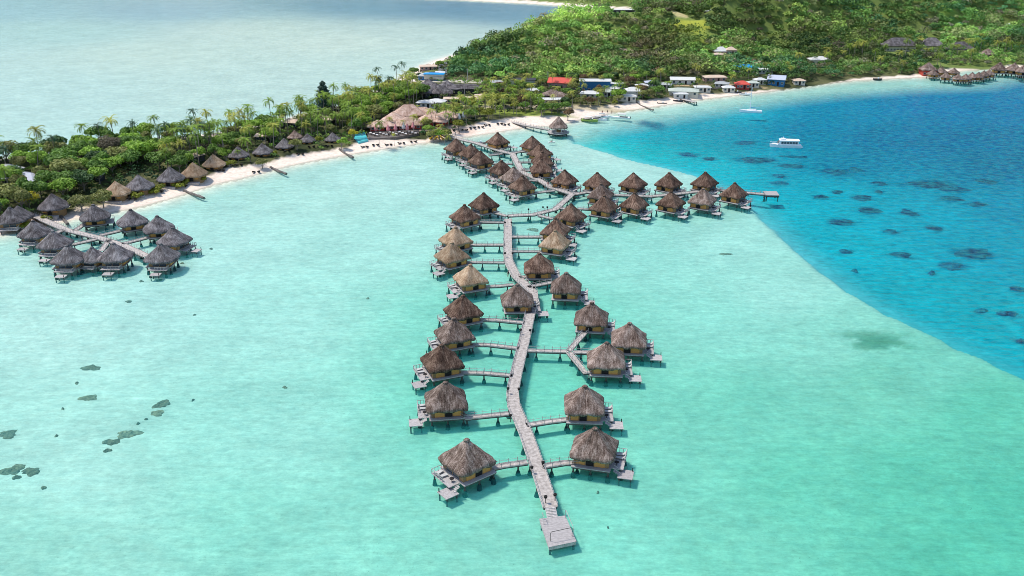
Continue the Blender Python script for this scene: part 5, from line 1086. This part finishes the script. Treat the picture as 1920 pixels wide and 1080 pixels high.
def fill(poly, spacing, seed, mix, label, ppalm, hs=(.8,1.1), n=6000, pm=('palm_green','palm_olive')):
    r = random.Random(seed)
    for x,y in scatter(poly, spacing, n, seed):
        z = gz(x,y)
        if z < .9: continue
        if r.random() < ppalm and NP[0] < 275:
            NP[0] += 1; place(r.choice(PALMS),(x,y,z),r.uniform(0,6.28),r.uniform(*hs)*.92,'coconut palm crown '+label,'palm tree','coconut palms '+label,mats={'crown':M[r.choice(pm)]})
        elif NT[0] < 272:
            NT[0] += 1; mt = r.choice(mix); place(r.choice(TREES),(x,y,z),r.uniform(0,6.28),r.uniform(*hs),f'{dict(leaf_green="green",leaf_bright="bright green",leaf_olive="olive",leaf_dark="dark green",leaf_maroon="brownish",leaf_lime="yellow green",leaf_rust="rusty",leaf_yellow="yellow",leaf_blue="bluish green")[mt]} leafy tree {label}','tree','leafy trees '+label,mats={'crown':M[mt]})
Z1 = zone([(-120,300),(-30,300),(180,268),(290,262),(300,300),(200,345),(60,400),(-120,430)])
Z2 = zone([(290,262),(400,250),(480,236),(540,222),(600,205),(650,195),(655,240),(560,285),(430,312),(300,340)])
Z3 = zone([(650,196),(690,176),(760,170),(800,180),(790,195),(740,215),(700,240),(655,262)])
Z4 = zone([(800,225),(840,215),(880,190),(1000,160),(1010,216),(960,221),(870,238),(800,254)])
Z5 = zone([(900,165),(1020,150),(1240,150),(1240,181),(1150,194),(1100,202),(1010,215),(900,190)])
Z6 = zone([(1240,150),(1330,146),(1500,140),(1480,160),(1330,172),(1240,182)])
Z7 = zone([(1500,110),(1640,95),(1700,92),(1960,96),(1960,128),(1760,136),(1600,148),(1480,164)])
fill(Z1,5.8,1,['leaf_green','leaf_green','leaf_bright','leaf_dark','leaf_olive','leaf_bright'],'in the dense thicket at the left end of the peninsula',.12,(1.0,1.45))
fill(Z2,4.3,2,['leaf_green','leaf_green','leaf_bright','leaf_olive'],'in the palm grove behind the conical huts',.68,(.85,1.2),pm=('palm_green','palm_green','palm_olive'))
fill(Z3,4.6,3,['leaf_bright','leaf_olive','leaf_bright','leaf_green'],'in the bright grove left of the slate roofs',.45,(.95,1.3))
fill(Z4,4.6,4,['leaf_olive','leaf_bright','leaf_lime','leaf_green'],'behind the white umbrellas and sandy court',.6,(.7,.95),pm=('palm_olive','palm_green'))
fill(Z5,5.2,5,['leaf_olive','leaf_green','leaf_rust','leaf_bright','leaf_dark'],'between the village houses under the hill',.4,(.65,.9))
fill(Z6,6.5,6,['leaf_olive','leaf_dark','leaf_green','leaf_green'],'around the houses on the right bank',.2,(.65,.9))
fill(Z7,7.5,7,['leaf_green','leaf_dark','leaf_olive','leaf_bright'],'along the far right shore',.45,(.85,1.2))
print('palms',NP,'trees',NT)
# hill forest: one mass of crowns
def forest(name, label, poly, spacing, seed, rad=(2.9,5.0), nq=95, leaf=.72, lift=.55, gain=3.0, avoid=True, fresh=False):
    global TREEXY
    keep_ = list(TREEXY)
    if fresh: TREEXY.clear()
    r = np.random.default_rng(seed); pts = np.array(scatter(poly, spacing, 60000, seed, avoid))
    if fresh: TREEXY.clear(); TREEXY.extend(keep_)
    x, y = pts[:,0], pts[:,1]; z = ground_h(x,y)
    px, py = Parr(x,y,z+3)
    ok = (px>-80)&(px<2000)&(py>-60)
    ok &= fbm(x,y,26,87) < .72
    # bare patches
    for cx,cy,Y,rr in [(1297,47,632,13),(1317,62,615,9),(1275,30,650,7),(1180,80,585,7)]:
        q = GY(cx,cy,Y); ok &= ((x-q[0])**2+(y-q[1])**2 > rr*rr*.8)
    ok &= z > .8
    x,y,z,px,py = x[ok],y[ok],z[ok],px[ok],py[ok]; n = len(x)
    base = np.array([[.045,.085,.018],[.08,.13,.025],[.025,.055,.015],[.085,.095,.032],[.03,.07,.025],[.12,.16,.035],[.09,.08,.045]])
    u = fbm(x,y,45,61); v = r.uniform(0,1,n); ci = np.where(u<.42, r.choice([2,4,0],n), np.where(u<.58, r.choice([0,3,1,0],n), r.choice([1,5,3,0],n))); ci = np.where(v<.06,6,ci)
    col = gain*base[ci]*r.uniform(.75,1.25,(n,1))
    col = col*(.45+1.15*sstep(fbm(x,y,55,121),.3,.7))[:,None]  # broad dark patches painted into crown colours stand in for gully shade
    dk = np.exp(-(((px-1100)/110)**2+((py-108)/26)**2)); col = col*(1-.35*dk[:,None])+np.array([.02,.03,.015])*.35*dk[:,None]  # shade of the hill's notch painted into the crowns
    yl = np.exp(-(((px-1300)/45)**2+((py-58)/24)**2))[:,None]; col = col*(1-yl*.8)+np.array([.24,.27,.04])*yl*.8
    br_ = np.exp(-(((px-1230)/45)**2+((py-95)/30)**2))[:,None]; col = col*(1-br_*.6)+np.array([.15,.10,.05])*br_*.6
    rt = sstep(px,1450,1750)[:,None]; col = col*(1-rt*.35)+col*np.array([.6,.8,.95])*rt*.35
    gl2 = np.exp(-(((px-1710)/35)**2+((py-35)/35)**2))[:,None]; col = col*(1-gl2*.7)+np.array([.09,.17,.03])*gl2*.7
    rad_ = r.uniform(*rad,n)*r.choice([.7,.9,1.1,1.7],n); V=[];C_=[]
    tot = n*nq; k = np.repeat(np.arange(n),nq)
    d = r.normal(0,1,(tot,3)); d /= np.linalg.norm(d,axis=1)[:,None]; d[:,2] = np.abs(d[:,2])*1.0-.12
    lob = r.normal(0,1,(n,4,3)); lob[:,:,2] = np.abs(lob[:,:,2])*.5; lob /= np.linalg.norm(lob,axis=2)[:,:,None]
    li = r.integers(0,4,tot); p = lob[k,li]*.42+d*.62*r.uniform(.75,1.02,(tot,1))
    p = p*rad_[k][:,None]*np.array([1,1,.85]); p += np.c_[x,y,z+rad_*lift+.2][k]
    Vq, Fq = leafquads(tot, p, d, leaf, r)
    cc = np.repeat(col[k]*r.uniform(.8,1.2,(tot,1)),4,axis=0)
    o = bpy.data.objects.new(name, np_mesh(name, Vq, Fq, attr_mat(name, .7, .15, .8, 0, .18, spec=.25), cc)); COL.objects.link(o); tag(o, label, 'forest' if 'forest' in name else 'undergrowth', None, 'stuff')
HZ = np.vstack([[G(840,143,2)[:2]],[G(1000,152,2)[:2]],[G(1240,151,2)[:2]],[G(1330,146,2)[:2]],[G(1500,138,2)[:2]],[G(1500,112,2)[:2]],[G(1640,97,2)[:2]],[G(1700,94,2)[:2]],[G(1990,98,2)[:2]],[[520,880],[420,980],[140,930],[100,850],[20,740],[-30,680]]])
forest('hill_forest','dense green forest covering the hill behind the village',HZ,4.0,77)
far = np.array([[-90,1075],[0,1060],[60,1020],[150,960],[240,960],[420,990],[700,1150],[700,1400],[-300,1500],[-250,1180]])
forest('far_forest','strip of dark forest on the far shore across the bay',far,8,78,(5,8),60,1.1,.55,1.6)
ST = zone([(-300,300),(-30,300),(150,270),(330,258),(480,236),(600,206),(690,178),(790,132),(900,98),(850,145),(1000,150),(1240,151),(1330,146),(1500,130),(1500,112),(1640,96),(1700,92),(1960,96),(1960,128),(1760,137),(1600,149),(1480,163),(1330,173),(1240,182),(1100,198),(1010,208),(960,216),(870,236),(800,256),(655,270),(560,287),(430,314),(300,348),(200,375),(60,402),(-300,470)])
forest('undergrowth','low shrubs and undergrowth filling the ground between palms and houses',ST,2.7,79,(1.2,2.1),46,.34,.35,2.1,True,True)
forest('shore_forest','mixed trees and palms crowding the far right shore behind the sand',zone([(1500,112),(1640,96),(1700,92),(1960,96),(1960,126),(1770,133),(1740,137),(1680,141),(1600,145),(1540,152),(1480,158),(1440,160),(1430,140)]),4.2,83,(2.0,3.3),90,.5,.8,2.3,True,True)
x0,y0,_ = G(1075,6,3); place_ = [(1077,5,'white roofed house on the far shore'),(1290,11,'pale house behind the hill crest')]
H('far_house',1077,4,16,10,'roof_white','cream','white roofed house on the far shore across the bay',rise=2,keep=False)
H('crest_house',1318,10,13,8,'roof_white','cream','pale house behind the hill crest',gh,rise=1,Y=700,keep=False,base=5)
